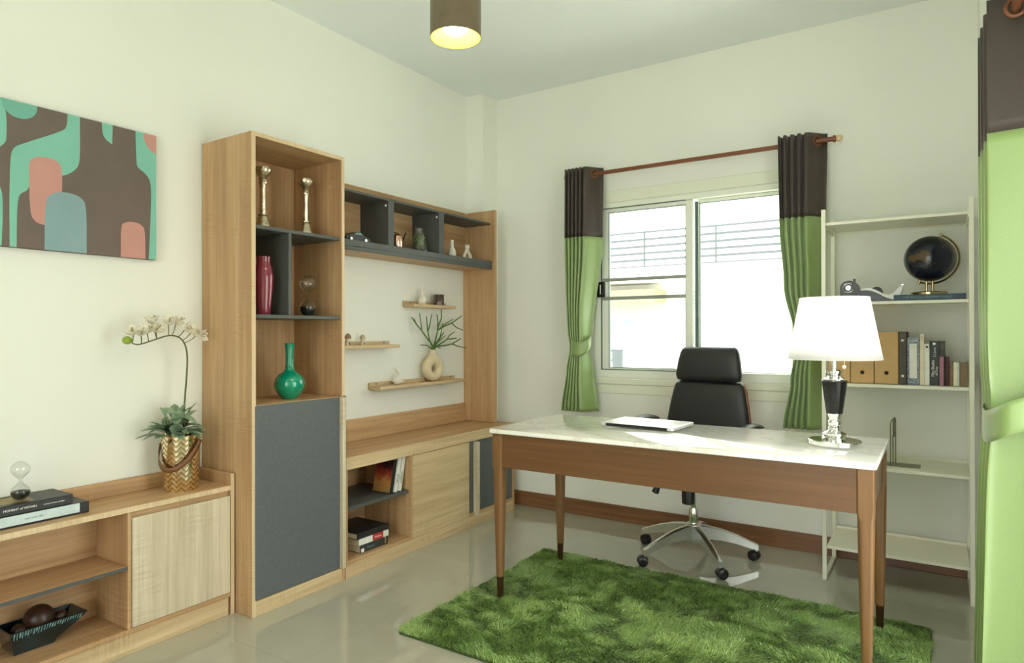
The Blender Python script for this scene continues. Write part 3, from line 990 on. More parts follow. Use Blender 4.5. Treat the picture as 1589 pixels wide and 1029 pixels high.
part(pc, 'painted_shapes', pb, pm, smooth=False)

# ================================================================== DESK
DK = thing('writing_desk', 'walnut writing desk with a white marble top standing on the green rug', 'desk', (-0.944, 2.755, 0))
t = MB()
poly = []
for cxx, cyy, a0 in ((-0.175 - 0.012, 3.075 - 0.012, 0), (-1.711 + 0.012, 3.075 - 0.012, 90), (-1.711 + 0.012, 2.437 + 0.012, 180), (-0.175 - 0.012, 2.437 + 0.012, 270)):
    for k in range(5):
        a = math.radians(a0 + 22.5 * k)
        poly.append((cxx + 0.012 * math.cos(a), cyy + 0.012 * math.sin(a)))
rows = []
mx_, my_ = -0.943, 2.756
for z, ins in ((0.7505, 0.003), (0.7525, 0.0), (0.766, 0.0), (0.770, 0.004)):
    rows.append([(x + (mx_ - x) / abs(mx_ - x) * ins, y + (my_ - y) / abs(my_ - y) * ins, z) for x, y in poly])
t.grid(rows, close_u=True, cap=True)
part(DK, 'marble_top', t, 'marble_white', angle=50)
for xa, xb, ya, yb in ((-1.6465, -0.2335, 2.4505, 2.474), (-1.6465, -0.2335, 3.036, 3.059)):
    part(DK, 'apron', MB().box(xa, xb, ya, yb, 0.600, 0.750), 'walnut_x')
for xa in (-1.690, -0.216):
    part(DK, 'side_apron', MB().box(xa, xa + 0.022, 2.502, 3.010, 0.600, 0.750), 'walnut_x')


def rsq(cx_, cy_, h, z, r, n=6):
    out = []
    for sx, sy, a0 in ((1, 1, 0), (-1, 1, 90), (-1, -1, 180), (1, -1, 270)):
        for k in range(n + 1):
            a = math.radians(a0 + 90 * k / n)
            out.append((cx_ + sx * (h - r) + r * math.cos(a), cy_ + sy * (h - r) + r * math.sin(a), z))
    return out


FOOT = 0.010
for lx, ly in ((-1.672, 2.474), (-0.208, 2.474), (-1.672, 3.036), (-0.208, 3.036)):
    l = MB()
    rows = [rsq(lx, ly, 0.0165, FOOT + 0.095, 0.0125), rsq(lx, ly, 0.0235, 0.42, 0.016), rsq(lx, ly, 0.0255, 0.575, 0.015), rsq(lx, ly, 0.0255, 0.602, 0.005), rsq(lx, ly, 0.0255, 0.750, 0.004)]
    l.grid(rows, close_u=True, cap=True)
    lg = part(DK, 'leg', l, 'walnut_z')
    f = MB().grid([rsq(lx, ly, 0.0125, FOOT, 0.010), rsq(lx, ly, 0.0155, FOOT + 0.095, 0.012)], close_u=True, cap=True)
    part(lg, 'ferrule', f, 'ferrule_bronze', label='dark bronze ferrule')

# ================================================================== LAPTOP
LP = thing('laptop', 'closed silver laptop lying on the marble desk top', 'laptop', (-1.138, 2.900, 0.7705), rotz=math.radians(-3.5))


def rrect(hx, hy, r, z, n=5):
    out = []
    for sx, sy, a0 in ((1, 1, 0), (-1, 1, 90), (-1, -1, 180), (1, -1, 270)):
        for k in range(n + 1):
            a = math.radians(a0 + 90 * k / n)
            out.append((sx * (hx - r) + r * math.cos(a), sy * (hy - r) + r * math.sin(a), z))
    return out


hx, hy = 0.178, 0.123
part(LP, 'base', MB().grid([rrect(hx - 0.006, hy - 0.006, 0.01, 0.002), rrect(hx, hy, 0.012, 0.005), rrect(hx, hy, 0.012, 0.0105)], close_u=True, cap=True), 'aluminium', world=False)
lid = part(LP, 'lid', MB().grid([rrect(hx, hy, 0.012, 0.0112), rrect(hx, hy, 0.012, 0.0165), rrect(hx - 0.004, hy - 0.004, 0.010, 0.0182)], close_u=True, cap=True), 'aluminium', world=False)
part(LP, 'hinge', MB().box(-0.150, 0.150, -hy - 0.002, -hy + 0.006, 0.0035, 0.0160, 0.002), 'black_plastic', world=False, label='black hinge cover')
for sx in (-1, 1):
    for sy in (-1, 1):
        part(LP, 'foot', MB().cyl((sx * 0.15, sy * 0.1, 0.0), (sx * 0.15, sy * 0.1, 0.0022), 0.006, n=12), 'black_plastic', world=False)
logo = [(0, -0.011), (0.004, -0.012), (0.008, -0.009), (0.011, -0.002), (0.008, 0.000), (0.008, 0.005), (0.011, 0.008), (0.007, 0.010), (0.002, 0.009), (0, 0.008), (-0.003, 0.010), (-0.008, 0.009), (-0.011, 0.003), (-0.009, -0.007), (-0.005, -0.012)]
lm = MB().prism([(-a, -b_) for a, b_ in logo], 0.0181, 0.01845, 'z')
lm.prism([(0.0, -0.012), (-0.004, -0.013), (-0.004, -0.017), (0.0, -0.016)], 0.0181, 0.01845, 'z')
part(lid, 'emblem', lm, 'chrome', world=False, smooth=False)

# ================================================================== TABLE LAMP
LX, LY, LZ = -0.342, 2.800, 0.7705
TL = thing('table_lamp', 'lit table lamp with white shade and black and chrome stem on the desk', 'lamp', (LX, LY, LZ))
b = MB()
ell = lambda s, z: [(LX + s * 0.094 * math.cos(2 * PI * k / 36), LY + s * 0.090 * math.sin(2 * PI * k / 36), LZ + z) for k in range(36)]
b.grid([ell(0.98, 0.0), ell(1.0, 0.002), ell(1.0, 0.016), ell(0.96, 0.019)], close_u=True, cap=True)
part(TL, 'base_plate', b, 'chrome')
part(TL, 'stem', MB().lathe([(0.044, 0.019), (0.045, 0.026), (0.040, 0.030), (0.043, 0.036), (0.043, 0.043), (0.034, 0.048), (0.026, 0.052), (0.021, 0.058), (0.024, 0.064), (0.020, 0.070), (0.024, 0.078), (0.024, 0.088), (0.019, 0.094), (0.022, 0.100), (0.022, 0.106), (0.026, 0.112), (0.027, 0.122)], (LX, LY, LZ), 32), 'chrome')
part(TL, 'body', MB().lathe([(0.026, 0.118), (0.029, 0.122), (0.0445, 0.238), (0.046, 0.243), (0.043, 0.246)], (LX, LY, LZ), 40), 'embossed_black', label='black embossed tapered body')
part(TL, 'collar', MB().lathe([(0.040, 0.245), (0.041, 0.250), (0.028, 0.257), (0.022, 0.264), (0.030, 0.275), (0.030, 0.281), (0.010, 0.283)], (LX, LY, LZ), 32), 'chrome')
part(TL, 'tube', MB().cyl((LX, LY, LZ + 0.28), (LX, LY, LZ + 0.395), 0.009, n=16), 'chrome')
ch = part(TL, 'pull_chain', MB().cyl((LX + 0.035, LY - 0.01, LZ + 0.304), (LX + 0.035, LY - 0.01, LZ + 0.40), 0.0015, n=6), 'brass', label='pull chain')
part(ch, 'pull_bead', MB().sphere((LX + 0.035, LY - 0.01, LZ + 0.298), 0.007, 12, 8), 'white_ceramic')
sh = MB()
rows = []
for z, r in ((0.328, 0.1645), (0.445, 0.1425), (0.562, 0.1215)):
    rows.append([(LX + r * math.cos(2 * PI * k / 64), LY + r * math.sin(2 * PI * k / 64), LZ + z) for k in range(64)])
sh.grid(rows, close_u=True)
sd = part(TL, 'lamp_shade', sh, 'lamp_shade_white', solid=0.0015, label='white tapered fabric shade')
part(sd, 'rim', MB().torus((LX, LY, LZ + 0.328), 0.1645, 0.0018, n=64, m=6), 'lamp_shade_white')
part(sd, 'rim', MB().torus((LX, LY, LZ + 0.562), 0.1215, 0.0018, n=64, m=6), 'lamp_shade_white')
b = MB()
for k in range(3):
    a = 2 * PI * k / 3 + 0.3
    b.cyl((LX, LY, LZ + 0.535), (LX + 0.120 * math.cos(a), LY + 0.120 * math.sin(a), LZ + 0.560), 0.0015, n=6)
part(TL, 'shade_spider', b, 'chrome')
part(TL, 'socket', MB().cyl((LX, LY, LZ + 0.394), (LX, LY, LZ + 0.411), 0.016, n=16), 'chrome')
part(TL, 'harp', MB().tube([(LX, LY - 0.012, LZ + 0.40), (LX, LY - 0.05, LZ + 0.44), (LX, LY - 0.05, LZ + 0.50), (LX, LY, LZ + 0.536)], 0.0016, 6), 'chrome')
part(TL, 'bulb', MB().lathe([(0.013, 0.41), (0.016, 0.43), (0.030, 0.46), (0.031, 0.475), (0.024, 0.496), (0.004, 0.506)], (LX, LY, LZ), 20), 'bulb_lamp', label='lit bulb')

# ================================================================== PENDANT LAMP
PX_, PY_, PZ_ = -1.325, 1.708, 2.165
PL = thing('pendant_lamp', 'bronze cylinder pendant lamp with lit golden inside under the ceiling', 'lamp', (PX_, PY_, ZC))
R = 0.083
b = MB()
b.lathe([(R, PZ_), (R, PZ_ + 0.30), (R * 0.97, PZ_ + 0.305), (0.012, PZ_ + 0.305)], (PX_, PY_, 0), 56, cap=False)
sd = part(PL, 'lamp_shade', b, 'shade_bronze')
b = MB()
b.lathe([(R - 0.0008, PZ_ + 0.0003), (R - 0.003, PZ_ + 0.0003), (R - 0.003, PZ_ + 0.295), (0.012, PZ_ + 0.295)], (PX_, PY_, 0), 56, cap=False)
part(sd, 'lining', b, 'shade_gold', label='gold lining')
part(PL, 'bulb', MB().sphere((PX_, PY_, PZ_ + 0.060), 0.050, 24, 14), 'bulb_warm', label='lit bulb')
part(PL, 'socket', MB().cyl((PX_, PY_, PZ_ + 0.107), (PX_, PY_, PZ_ + 0.30), 0.018, n=16), 'shade_bronze')
part(PL, 'cord', MB().cyl((PX_, PY_, PZ_ + 0.305), (PX_, PY_, ZC - 0.02), 0.004, n=8), 'black_plastic')
part(PL, 'ceiling_cup', MB().lathe([(0.045, ZC - 0.025), (0.05, ZC - 0.02), (0.05, ZC)], (PX_, PY_, 0), 28), 'shade_bronze')

# ================================================================== OFFICE CHAIR
CHX, CHY = -1.112, 3.495
CH = thing('office_chair', 'black leather office chair with wooden shell and chrome castor base behind the desk', 'chair', (CHX, CHY, 0), rotz=math.radians(-9))
hub = MB()
hub.lathe([(0.020, 0.072), (0.030, 0.085), (0.036, 0.13), (0.039, 0.178), (0.034, 0.184)], (0, 0, 0), 24)
part(CH, 'hub', hub, 'alloy', world=False)
part(CH, 'gas_lift', MB().lathe([(0.024, 0.175), (0.025, 0.250), (0.023, 0.262), (0.014, 0.262), (0.014, 0.40)], (0, 0, 0), 24), 'chrome', world=False)
part(CH, 'lift_cover', MB().lathe([(0.030, 0.285), (0.034, 0.29), (0.036, 0.36), (0.03, 0.40)], (-0.02, -0.02, 0), 20), 'black_plastic', world=False)
m = MB().box(-0.09, 0.09, -0.12, 0.10, 0.395, 0.43, 0.008)
part(CH, 'mechanism', m, 'black_plastic', world=False)
lv = MB().tube([(-0.05, -0.02, 0.41), (-0.14, -0.025, 0.40), (-0.195, -0.03, 0.365)], 0.005, 8)
lvo = part(CH, 'lever', lv, 'black_plastic', world=False)
part(lvo, 'lever_knob', MB().tube([(-0.190, -0.03, 0.372), (-0.200, -0.03, 0.350), (-0.212, -0.032, 0.318), (-0.214, -0.032, 0.312)], [0.008, 0.016, 0.020, 0.006], 12), 'black_plastic', world=False)
RB = 0.318
base_ang = [22, 94, 166, 238, 310]
for ai, deg in enumerate(base_ang):
    a = math.radians(deg + 9)
    d = Vector((math.cos(a), math.sin(a), 0))
    s = Vector((-math.sin(a), math.cos(a), 0))
    rows = []
    for q, ztop, hgt, wid in ((0.015, 0.176, 0.080, 0.044), (0.07, 0.172, 0.070, 0.040), (0.14, 0.158, 0.058, 0.035), (0.22, 0.132, 0.047, 0.030), (0.30, 0.098, 0.036, 0.026), (RB + 0.010, 0.086, 0.030, 0.024)):
        p = d * q
        h = wid / 2
        rows.append([p + s * h + Vector((0, 0, ztop - 0.004)), p + s * h * 0.6 + Vector((0, 0, ztop)), p - s * h * 0.6 + Vector((0, 0, ztop)), p - s * h + Vector((0, 0, ztop - 0.004)), p - s * h * 0.85 + Vector((0, 0, ztop - hgt)), p + s * h * 0.85 + Vector((0, 0, ztop - hgt))])
    arm = MB().grid(rows, close_u=True, cap=True)
    sp = part(CH, 'spoke', arm, 'alloy', world=False)
    e = d * RB
    sw = math.radians(deg + [60, 130, 80, 250, 10][ai])
    ax = Vector((math.cos(sw), math.sin(sw), 0))
    off = Vector((-ax.y, ax.x, 0)) * 0.012
    part(sp, 'castor_stem', MB().cyl(e + Vector((0, 0, 0.045)), e + Vector((0, 0, 0.082)), 0.008, n=12), 'chrome', world=False)
    w = MB()
    c = e + off + Vector((0, 0, 0.0255))
    for sd_ in (-1, 1):
        w.tube([c + ax * sd_ * 0.004, c + ax * sd_ * 0.007, c + ax * sd_ * 0.020, c + ax * sd_ * 0.023], [0.022, 0.0255, 0.0255, 0.021], 20)
        w.tube([c + ax * sd_ * 0.022, c + ax * sd_ * 0.0255], [0.013, 0.010], 16)
    w.tube([c - ax * 0.006, c + ax * 0.006], [0.018, 0.018], 12)
    hood = []
    for k in range(9):
        aa = PI * k / 8
        up = Vector((0, 0, 1)) * math.sin(aa) + off.normalized() * math.cos(aa)
        hood.append([c + ax * 0.020 + up * 0.0275, c + ax * 0.008 + up * 0.030, c - ax * 0.008 + up * 0.030, c - ax * 0.020 + up * 0.0275])
    w.grid(hood)
    part(sp, 'castor', w, 'black_plastic', world=False, label='black twin-wheel castor')


def cushion(rows_spec, n=24, p=4.0):
    """rows: (z, y, half width, half thickness) of superellipse sections, in chair space"""
    mb = MB()
    rows = []
    for z, y, hw, ht, xc in rows_spec:
        row = []
        for k in range(n):
            a = 2 * PI * k / n
            c_, s_ = math.cos(a), math.sin(a)
            row.append((xc + hw * math.copysign(abs(c_) ** (2 / p), c_), y + ht * math.copysign(abs(s_) ** (2 / p), s_), z))
        rows.append(row)
    mb.grid(rows, close_u=True, cap=True)
    return mb


# seat pan + cushion
st = MB()
rows = []
for z, s_ in ((0.440, 0.93), (0.450, 0.99), (0.480, 1.0), (0.505, 0.985), (0.520, 0.93), (0.526, 0.80)):
    rows.append([(x * s_, y * s_ - 0.02, z + 0.02 * (x / 0.25) ** 2) for x, y, _ in rrect(0.245, 0.235, 0.09, 0, 6)])
st.grid(rows, close_u=True, cap=True)
part(CH, 'seat', st, 'black_leather', world=False)
part(CH, 'seat_shell', MB().grid([[(x * 0.97, y * 0.97 - 0.02, 0.428) for x, y, _ in rrect(0.25, 0.24, 0.09, 0, 6)], [(x, y - 0.02, 0.442) for x, y, _ in rrect(0.25, 0.24, 0.09, 0, 6)]], close_u=True, cap=True), 'shell_wood', world=False)
# back: slightly reclined
bk = [(0.500, 0.150, 0.225, 0.012, 0.0), (0.520, 0.152, 0.246, 0.032, 0.0), (0.60, 0.160, 0.248, 0.040, 0.0), (0.70, 0.168, 0.240, 0.040, 0.0), (0.80, 0.176, 0.224, 0.038, 0.0), (0.87, 0.183, 0.209, 0.036, 0.0), (0.912, 0.187, 0.199, 0.032, 0.0), (0.927, 0.189, 0.188, 0.016, 0.0)]
part(CH, 'backrest', cushion(bk), 'black_leather', world=False, angle=60)
hr = [(0.928, 0.182, 0.160, 0.010, 0.0), (0.936, 0.180, 0.184, 0.030, 0.0), (0.965, 0.180, 0.190, 0.040, 0.0), (1.03, 0.186, 0.182, 0.040, 0.0), (1.085, 0.192, 0.171, 0.034, 0.0), (1.108, 0.196, 0.162, 0.026, 0.0), (1.120, 0.198, 0.148, 0.010, 0.0)]
part(CH, 'headrest', cushion(hr), 'black_leather', world=False, angle=60)
shl = MB()
rows = []
for z, y, hw in ((0.47, 0.20, 0.232), (0.56, 0.212, 0.250), (0.70, 0.222, 0.243), (0.80, 0.229, 0.228), (0.88, 0.236, 0.213), (0.915, 0.239, 0.198)):
    rows.append([(hw * q, y - 0.045 * abs(q) ** 3, z) for q in np.linspace(-1, 1, 15)])
shl.grid(rows)
part(CH, 'back_shell', shl, 'shell_wood', world=False, solid=0.010, label='bent plywood back shell')
part(CH, 'neck_bracket', MB().box(-0.05, 0.05, 0.205, 0.222, 0.88, 1.02, 0.004), 'black_plastic', world=False)
for sx in (-1, 1):
    x = sx * 0.305
    pad = MB()
    rows = []
    for q in np.linspace(0, 1, 9):
        y = -0.10 + 0.25 * q
        h = 0.026 * math.sin(PI * min(max(q, 0.04), 0.96)) ** 0.4 + 0.004
        zc = 0.706 + 0.014 * math.sin(PI * q)
        rows.append([(x + 1.3 * h * math.cos(2 * PI * k / 12), y, zc + 0.55 * h * math.sin(2 * PI * k / 12)) for k in range(12)])
    pad.grid(rows, close_u=True, cap=True)
    ar = part(CH, 'armrest', pad, 'black_leather', world=False)
    part(ar, 'arm_support', MB().tube(chaikin([(sx * 0.20, 0.02, 0.438), (x - sx * 0.01, 0.02, 0.445), (x, 0.02, 0.54), (x, 0.02, 0.702)], 2, False), 0.011, 10), 'chrome', world=False)

# ================================================================== RUG
RX0, RX1, RY0, RY1 = -1.835, -0.032, 1.965, 3.155
rug = thing('shag_rug', 'dark green shaggy rug lying under the desk', 'rug', ((RX0 + RX1) / 2, (RY0 + RY1) / 2, 0))


def rug_outline(ins, z):
    cx_, cy_ = (RX0 + RX1) / 2, (RY0 + RY1) / 2
    return [(cx_ + x, cy_ + y, z) for x, y, _ in rrect((RX1 - RX0) / 2 - ins, (RY1 - RY0) / 2 - ins, 0.03, 0, 6)]


part(rug, 'backing', MB().grid([rug_outline(0.001, 0.0), rug_outline(0.0, 0.003), rug_outline(0.002, 0.008)], close_u=True, cap=True), 'rug_backing')


def rug_pile():
    rng = np.random.default_rng(3)
    N = 170000
    x = rng.uniform(RX0 + 0.002, RX1 - 0.002, N)
    y = rng.uniform(RY0 + 0.002, RY1 - 0.002, N)
    # rounded corners
    qx = np.abs(x - (RX0 + RX1) / 2) - ((RX1 - RX0) / 2 - 0.03)
    qy = np.abs(y - (RY0 + RY1) / 2) - ((RY1 - RY0) / 2 - 0.03)
    keep = ~((qx > 0) & (qy > 0) & (qx * qx + qy * qy > 0.03 ** 2))
    x, y = x[keep], y[keep]
    N = len(x)
    # lean field: smooth noise sampled on a grid
    gx, gy = 120, 80
    F1 = np.zeros((gx, gy)); F2_ = np.zeros((gx, gy)); F3 = np.zeros((gx, gy))
    for i in range(gx):
        for j in range(gy):
            u, v = RX0 + (RX1 - RX0) * i / (gx - 1), RY0 + (RY1 - RY0) * j / (gy - 1)
            F1[i, j] = mnoise.noise(Vector((u * 3.2, v * 4.6, 1.3))) + 0.6 * mnoise.noise(Vector((u * 11, v * 14, 7.1)))
            F2_[i, j] = mnoise.noise(Vector((u * 3.6, v * 4.2, 5.7))) + 0.6 * mnoise.noise(Vector((u * 12, v * 13, 3.3)))
            F3[i, j] = mnoise.noise(Vector((u * 22, v * 26, 9.2)))
    fi = np.clip(((x - RX0) / (RX1 - RX0) * (gx - 1)).round().astype(int), 0, gx - 1)
    fj = np.clip(((y - RY0) / (RY1 - RY0) * (gy - 1)).round().astype(int), 0, gy - 1)
    a = F1[fi, fj] * 5.0 + rng.normal(0, 0.45, N) - 0.9
    lean = 0.95 + 0.65 * F2_[fi, fj] + rng.normal(0, 0.20, N)
    L = 0.024 + 0.004 * F3[fi, fj] + rng.uniform(-0.003, 0.003, N)
    dx, dy = np.cos(a) * np.sin(lean), np.sin(a) * np.sin(lean)
    dz = np.clip(np.cos(lean), 0.35, 1)
    yaw = rng.uniform(0, 2 * PI, N)
    w = rng.uniform(0.0011, 0.0019, N)
    sx, sy = np.cos(yaw) * w, np.sin(yaw) * w
    V = np.zeros((N, 5, 3))
    z0 = 0.006
    V[:, 0] = np.stack([x - sx, y - sy, np.full(N, z0)], 1)
    V[:, 1] = np.stack([x + sx, y + sy, np.full(N, z0)], 1)
    mxp = x + dx * L * 0.35; myp = y + dy * L * 0.35; mz = z0 + dz * L * 0.62
    V[:, 2] = np.stack([mxp + sx, myp + sy, mz], 1)
    V[:, 3] = np.stack([mxp - sx, myp - sy, mz], 1)
    V[:, 4] = np.stack([x + dx * L, y + dy * L, z0 + dz * L * 0.95], 1)
    me = bpy.data.meshes.new('pile')
    me.vertices.add(N * 5)
    me.vertices.foreach_set('co', (V.reshape(-1, 3) - np.array(rug.location)).astype(np.float32).ravel())
    base = (np.arange(N) * 5)[:, None]
    quads = base + np.array([[0, 1, 2, 3]])
    tris = base + np.array([[3, 2, 4]])
    loops = np.concatenate([quads.ravel(), tris.ravel()]).astype(np.int32)
    me.loops.add(len(loops))
    me.loops.foreach_set('vertex_index', loops)
    me.polygons.add(2 * N)
    start = np.concatenate([np.arange(N) * 4, 4 * N + np.arange(N) * 3]).astype(np.int32)
    me.polygons.foreach_set('loop_start', start)
    me.update(calc_edges=True)
    me.polygons.foreach_set('use_smooth', np.ones(2 * N, dtype=bool))
    me.materials.append(MATS['rug_pile_green'])
    o = bpy.data.objects.new('pile', me)
    COL.objects.link(o)
    o.parent = rug
    o['kind'] = 'stuff'
    return o


rug_pile()


# ================================================================== CURTAINS
def spline(x, xs, ys):
    for i in range(len(xs) - 1):
        if x <= xs[i + 1]:
            t_ = (x - xs[i]) / (xs[i + 1] - xs[i])
            t_ = t_ * t_ * (3 - 2 * t_)
            return ys[i] + (ys[i + 1] - ys[i]) * t_
    return ys[-1]


def fold_rows(zs, fun):
    return [[fun(z, t_) for t_ in np.linspace(0, 1, 121)] for z in zs]


def back_curtain(label, xl, xr, zb, edges, tie, nf, seed):
    """edges(z) gives the left and right edge; folds run in y about the rod at y = 3.80"""
    ROD = 3.800
    root = thing('curtain', label, 'curtain', ((xl + xr) / 2, ROD, zb), group='brown and green curtains on the back window rod')

    def pt(z, t_):
        l, r = edges(z)
        squeeze = 1.0 - 0.45 * math.exp(-((z - tie) / 0.16) ** 2)
        amp = 0.050 * squeeze * (0.85 + 0.15 * math.sin(3 * t_ + seed))
        FL = 0.64
        if t_ < FL:                      # narrow folds
            ph = nf * 2 * PI * t_ / FL
            xf = 0.60 * t_ / FL + 0.010 * math.sin(2 * ph)
        else:                            # broad flap turned towards the room
            q = (t_ - FL) / (1 - FL)
            ph = nf * 2 * PI + PI * q
            xf = 0.60 + 0.40 * q
        ph += 0.25 * math.sin(2.2 * z + seed) * (1 if z < 1.7 else 0.0) * (1 if t_ < FL else 0)
        c_ = math.cos(ph)
        w_ = math.copysign(abs(c_) ** 0.75, c_)
        if t_ < FL:
            yy = ROD - 0.0155 - amp * (0.5 + 0.5 * w_) * 0.80 - amp * 0.05
        else:
            f0 = ROD - 0.0155 - amp * 0.85
            yy = f0 + (ROD + amp - f0) * (0.5 - 0.5 * c_)
        xx = l + (r - l) * xf
        return (xx, yy, z)
    ztop, zs = 2.252, 1.812
    hp = MB().grid(fold_rows(np.linspace(ztop, zs, 12), pt))
    hd = part(root, 'header_panel', hp, 'curtain_brown', solid=0.003, angle=70, label='dark brown upper panel')
    dp = MB().grid(fold_rows(np.linspace(zs, zb, 44), pt))
    part(root, 'drape_panel', dp, 'curtain_green', solid=0.003, angle=70, label='green lower panel')
    # grommet on the outermost fold, where the rod comes out
    p0 = Vector(pt(2.21, 0.82))
    g_ = MB()
    M = Matrix.Rotation(math.radians(-42), 4, 'Z')
    rows = []
    for i in range(28):
        a = 2 * PI * i / 28
        row = []
        for k in range(8):
            b_ = 2 * PI * k / 8
            q = Vector((0.004 * math.sin(b_), (0.024 + 0.006 * math.cos(b_)) * math.cos(a), (0.024 + 0.006 * math.cos(b_)) * math.sin(a)))
            row.append(M @ q + p0 + Vector((0.0040, -0.0036, 0)))
        rows.append(row)
    g_.grid(rows, close_u=True, close_v=True)
    part(hd, 'grommet', g_, 'rod_wood', label='wood coloured grommet ring')
    # tieback band, dipping at the front and rising to the wall
    tb_ = MB()
    rows = []
    for i in range(49):
        a = 2 * PI * i / 48
        l, r = edges(tie)
        cxx = (l + r) / 2
        rx, ry = (r - l) / 2 + 0.012, 0.052
        fr = (1 - math.sin(a)) / 2     # 1 at the front, 0 at the wall
        row = []
        for q in np.linspace(-1, 1, 6):
            zc = tie + 0.055 - 0.075 * fr ** 1.5
            row.append((cxx + rx * math.cos(a), ROD + 0.005 + ry * math.sin(a), zc + q * (0.022 + 0.026 * fr)))
        rows.append(row)
    tb_.grid(rows)
    part(root, 'tieback', tb_, 'curtain_green', solid=0.003, angle=70, label='green tieback band')
    return root


def edges_l(z):
    l = spline(-z, [-2.25, -1.8, -1.20, -1.12, -0.95, -0.70], [-2.024, -2.027, -2.012, -2.000, -2.02, -2.055])
    r = spline(-z, [-2.25, -1.8, -1.20, -1.12, -0.95, -0.70], [-1.795, -1.802, -1.872, -1.885, -1.865, -1.832])
    return l, r


def edges_r(z):
    l = spline(-z, [-2.25, -1.8, -1.45, -1.17, -1.12, -0.95, -0.69], [-0.728, -0.722, -0.70, -0.650, -0.645, -0.67, -0.706])
    r = spline(-z, [-2.25, -1.8, -1.45, -1.17, -1.12, -0.95, -0.69], [-0.497, -0.505, -0.51, -0.520, -0.525, -0.52, -0.505])
    return l, r


back_curtain('green curtain with brown top tied back left of the window', -2.02, -1.80, 0.700, edges_l, 1.115, 5, 0.4)
back_curtain('green curtain with brown top between the window and white rack', -0.72, -0.50, 0.688, edges_r, 1.13, 4, 1.7)

cr = thing('curtain_rod', 'brown wooden curtain rod above the back window', 'rod', (-1.237, 3.80, 2.21))
part(cr, 'pole', MB().cyl((-2.018, 3.80, 2.210), (-0.462, 3.80, 2.210), 0.0125, n=20), 'rod_wood')
for x, s in ((-2.018, -1), (-0.462, 1)):
    b = MB()
    b.tube([(x - s * 0.004, 3.80, 2.21), (x + s * 0.008, 3.80, 2.21), (x + s * 0.010, 3.80, 2.21)], [0.018, 0.018, 0.012], 20)
    fo = part(cr, 'end_ring', b, 'rod_wood')
    part(fo, 'finial', MB().sphere((x + s * 0.024, 3.80, 2.21), 0.017, 18, 12), 'finial_wood', label='pale turned finial')
for x in (-1.96, -0.60):
    b = MB()
    b.cyl((x, 3.813, 2.21), (x, YB - 0.001, 2.21), 0.007, n=12)
    b.box(x - 0.012, x + 0.012, YB - 0.008, YB - 0.0005, 2.17, 2.25, 0.002)
    part(cr, 'wall_bracket', b, 'rod_wood')

# near curtain at the sliding door: folds stacked along y, the leading flap faces the room
SR = thing('curtain', 'long green curtain with brown top at the right edge of the photo', 'curtain', (0.205, 2.78, 0.0))


def side_pt(z, t_):
    """t 0 = leading flap edge nearest the camera; folds zigzag in x while walking back in y"""
    nf = 3.5
    pinch = 1.0 - 0.12 * math.exp(-((z - 0.93) / 0.14) ** 2)
    flare = 1.0 + 0.10 * max(0, 0.85 - z) / 0.85
    ph = nf * 2 * PI * t_
    c_ = math.cos(ph)
    ampx = 0.078 * pinch * flare
    first = max(0.0, 1 - t_ * nf * 2)
    xx = 0.208 + ampx * math.copysign(abs(c_) ** 0.8, c_) - 0.012 * t_ - 0.014 * max(0, 0.9 - z)
    yy = 2.560 + 0.36 * t_ + (0.012 * math.sin(2.0 * z + 5 * t_)) + 0.025 * math.sin(PI * min(1.0, t_ * nf * 2)) * (t_ < 0.5 / nf) * (0.8 + 0.4 * math.sin(3 * z))
    return (xx, yy, z)


hp = MB().grid(fold_rows(np.linspace(2.262, 1.835, 12), side_pt))
hd = part(SR, 'header_panel', hp, 'curtain_brown', solid=0.003, angle=70, label='dark brown upper panel')
part(SR, 'drape_panel', MB().grid(fold_rows(np.linspace(1.835, 0.012, 60), side_pt)), 'curtain_green', solid=0.003, angle=70, label='green lower panel')
g_ = MB().torus((0.200, 2.566, 2.207), 0.026, 0.006, 'y', 32, 8)
part(hd, 'grommet', g_, 'rod_wood', label='wood coloured grommet ring')
tb_ = MB()
rows = []
for i in range(49):
    a = 2 * PI * i / 48
    row = []
    for q in np.linspace(-1, 1, 6):
        row.append((0.204 + 0.083 * math.copysign(abs(math.cos(a)) ** 0.7, math.cos(a)), 2.740 + 0.205 * math.copysign(abs(math.sin(a)) ** 0.7, math.sin(a)), 0.945 + 0.055 * math.cos(a) + q * 0.052))
    rows.append(row)
tb_.grid(rows)
part(SR, 'tieback', tb_, 'curtain_green', solid=0.003, angle=70, label='green tieback band')
sr = thing('curtain_rod', 'brown curtain rod running out of the photo at the top right corner', 'rod', (0.200, 1.2, 2.207))
part(sr, 'pole', MB().cyl((0.200, -0.70, 2.207), (0.200, 2.96, 2.207), 0.0125, n=20), 'rod_wood_side')
part(sr, 'finial', MB().sphere((0.200, 2.974, 2.207), 0.018, 18, 12), 'finial_wood')
b = MB().cyl((0.213, 2.945, 2.207), (XR - 0.001, 2.945, 2.207), 0.007, n=12)
b.box(XR - 0.008, XR - 0.0005, 2.93, 2.96, 2.17, 2.25, 0.002)
part(sr, 'wall_bracket', b, 'rod_wood_side')

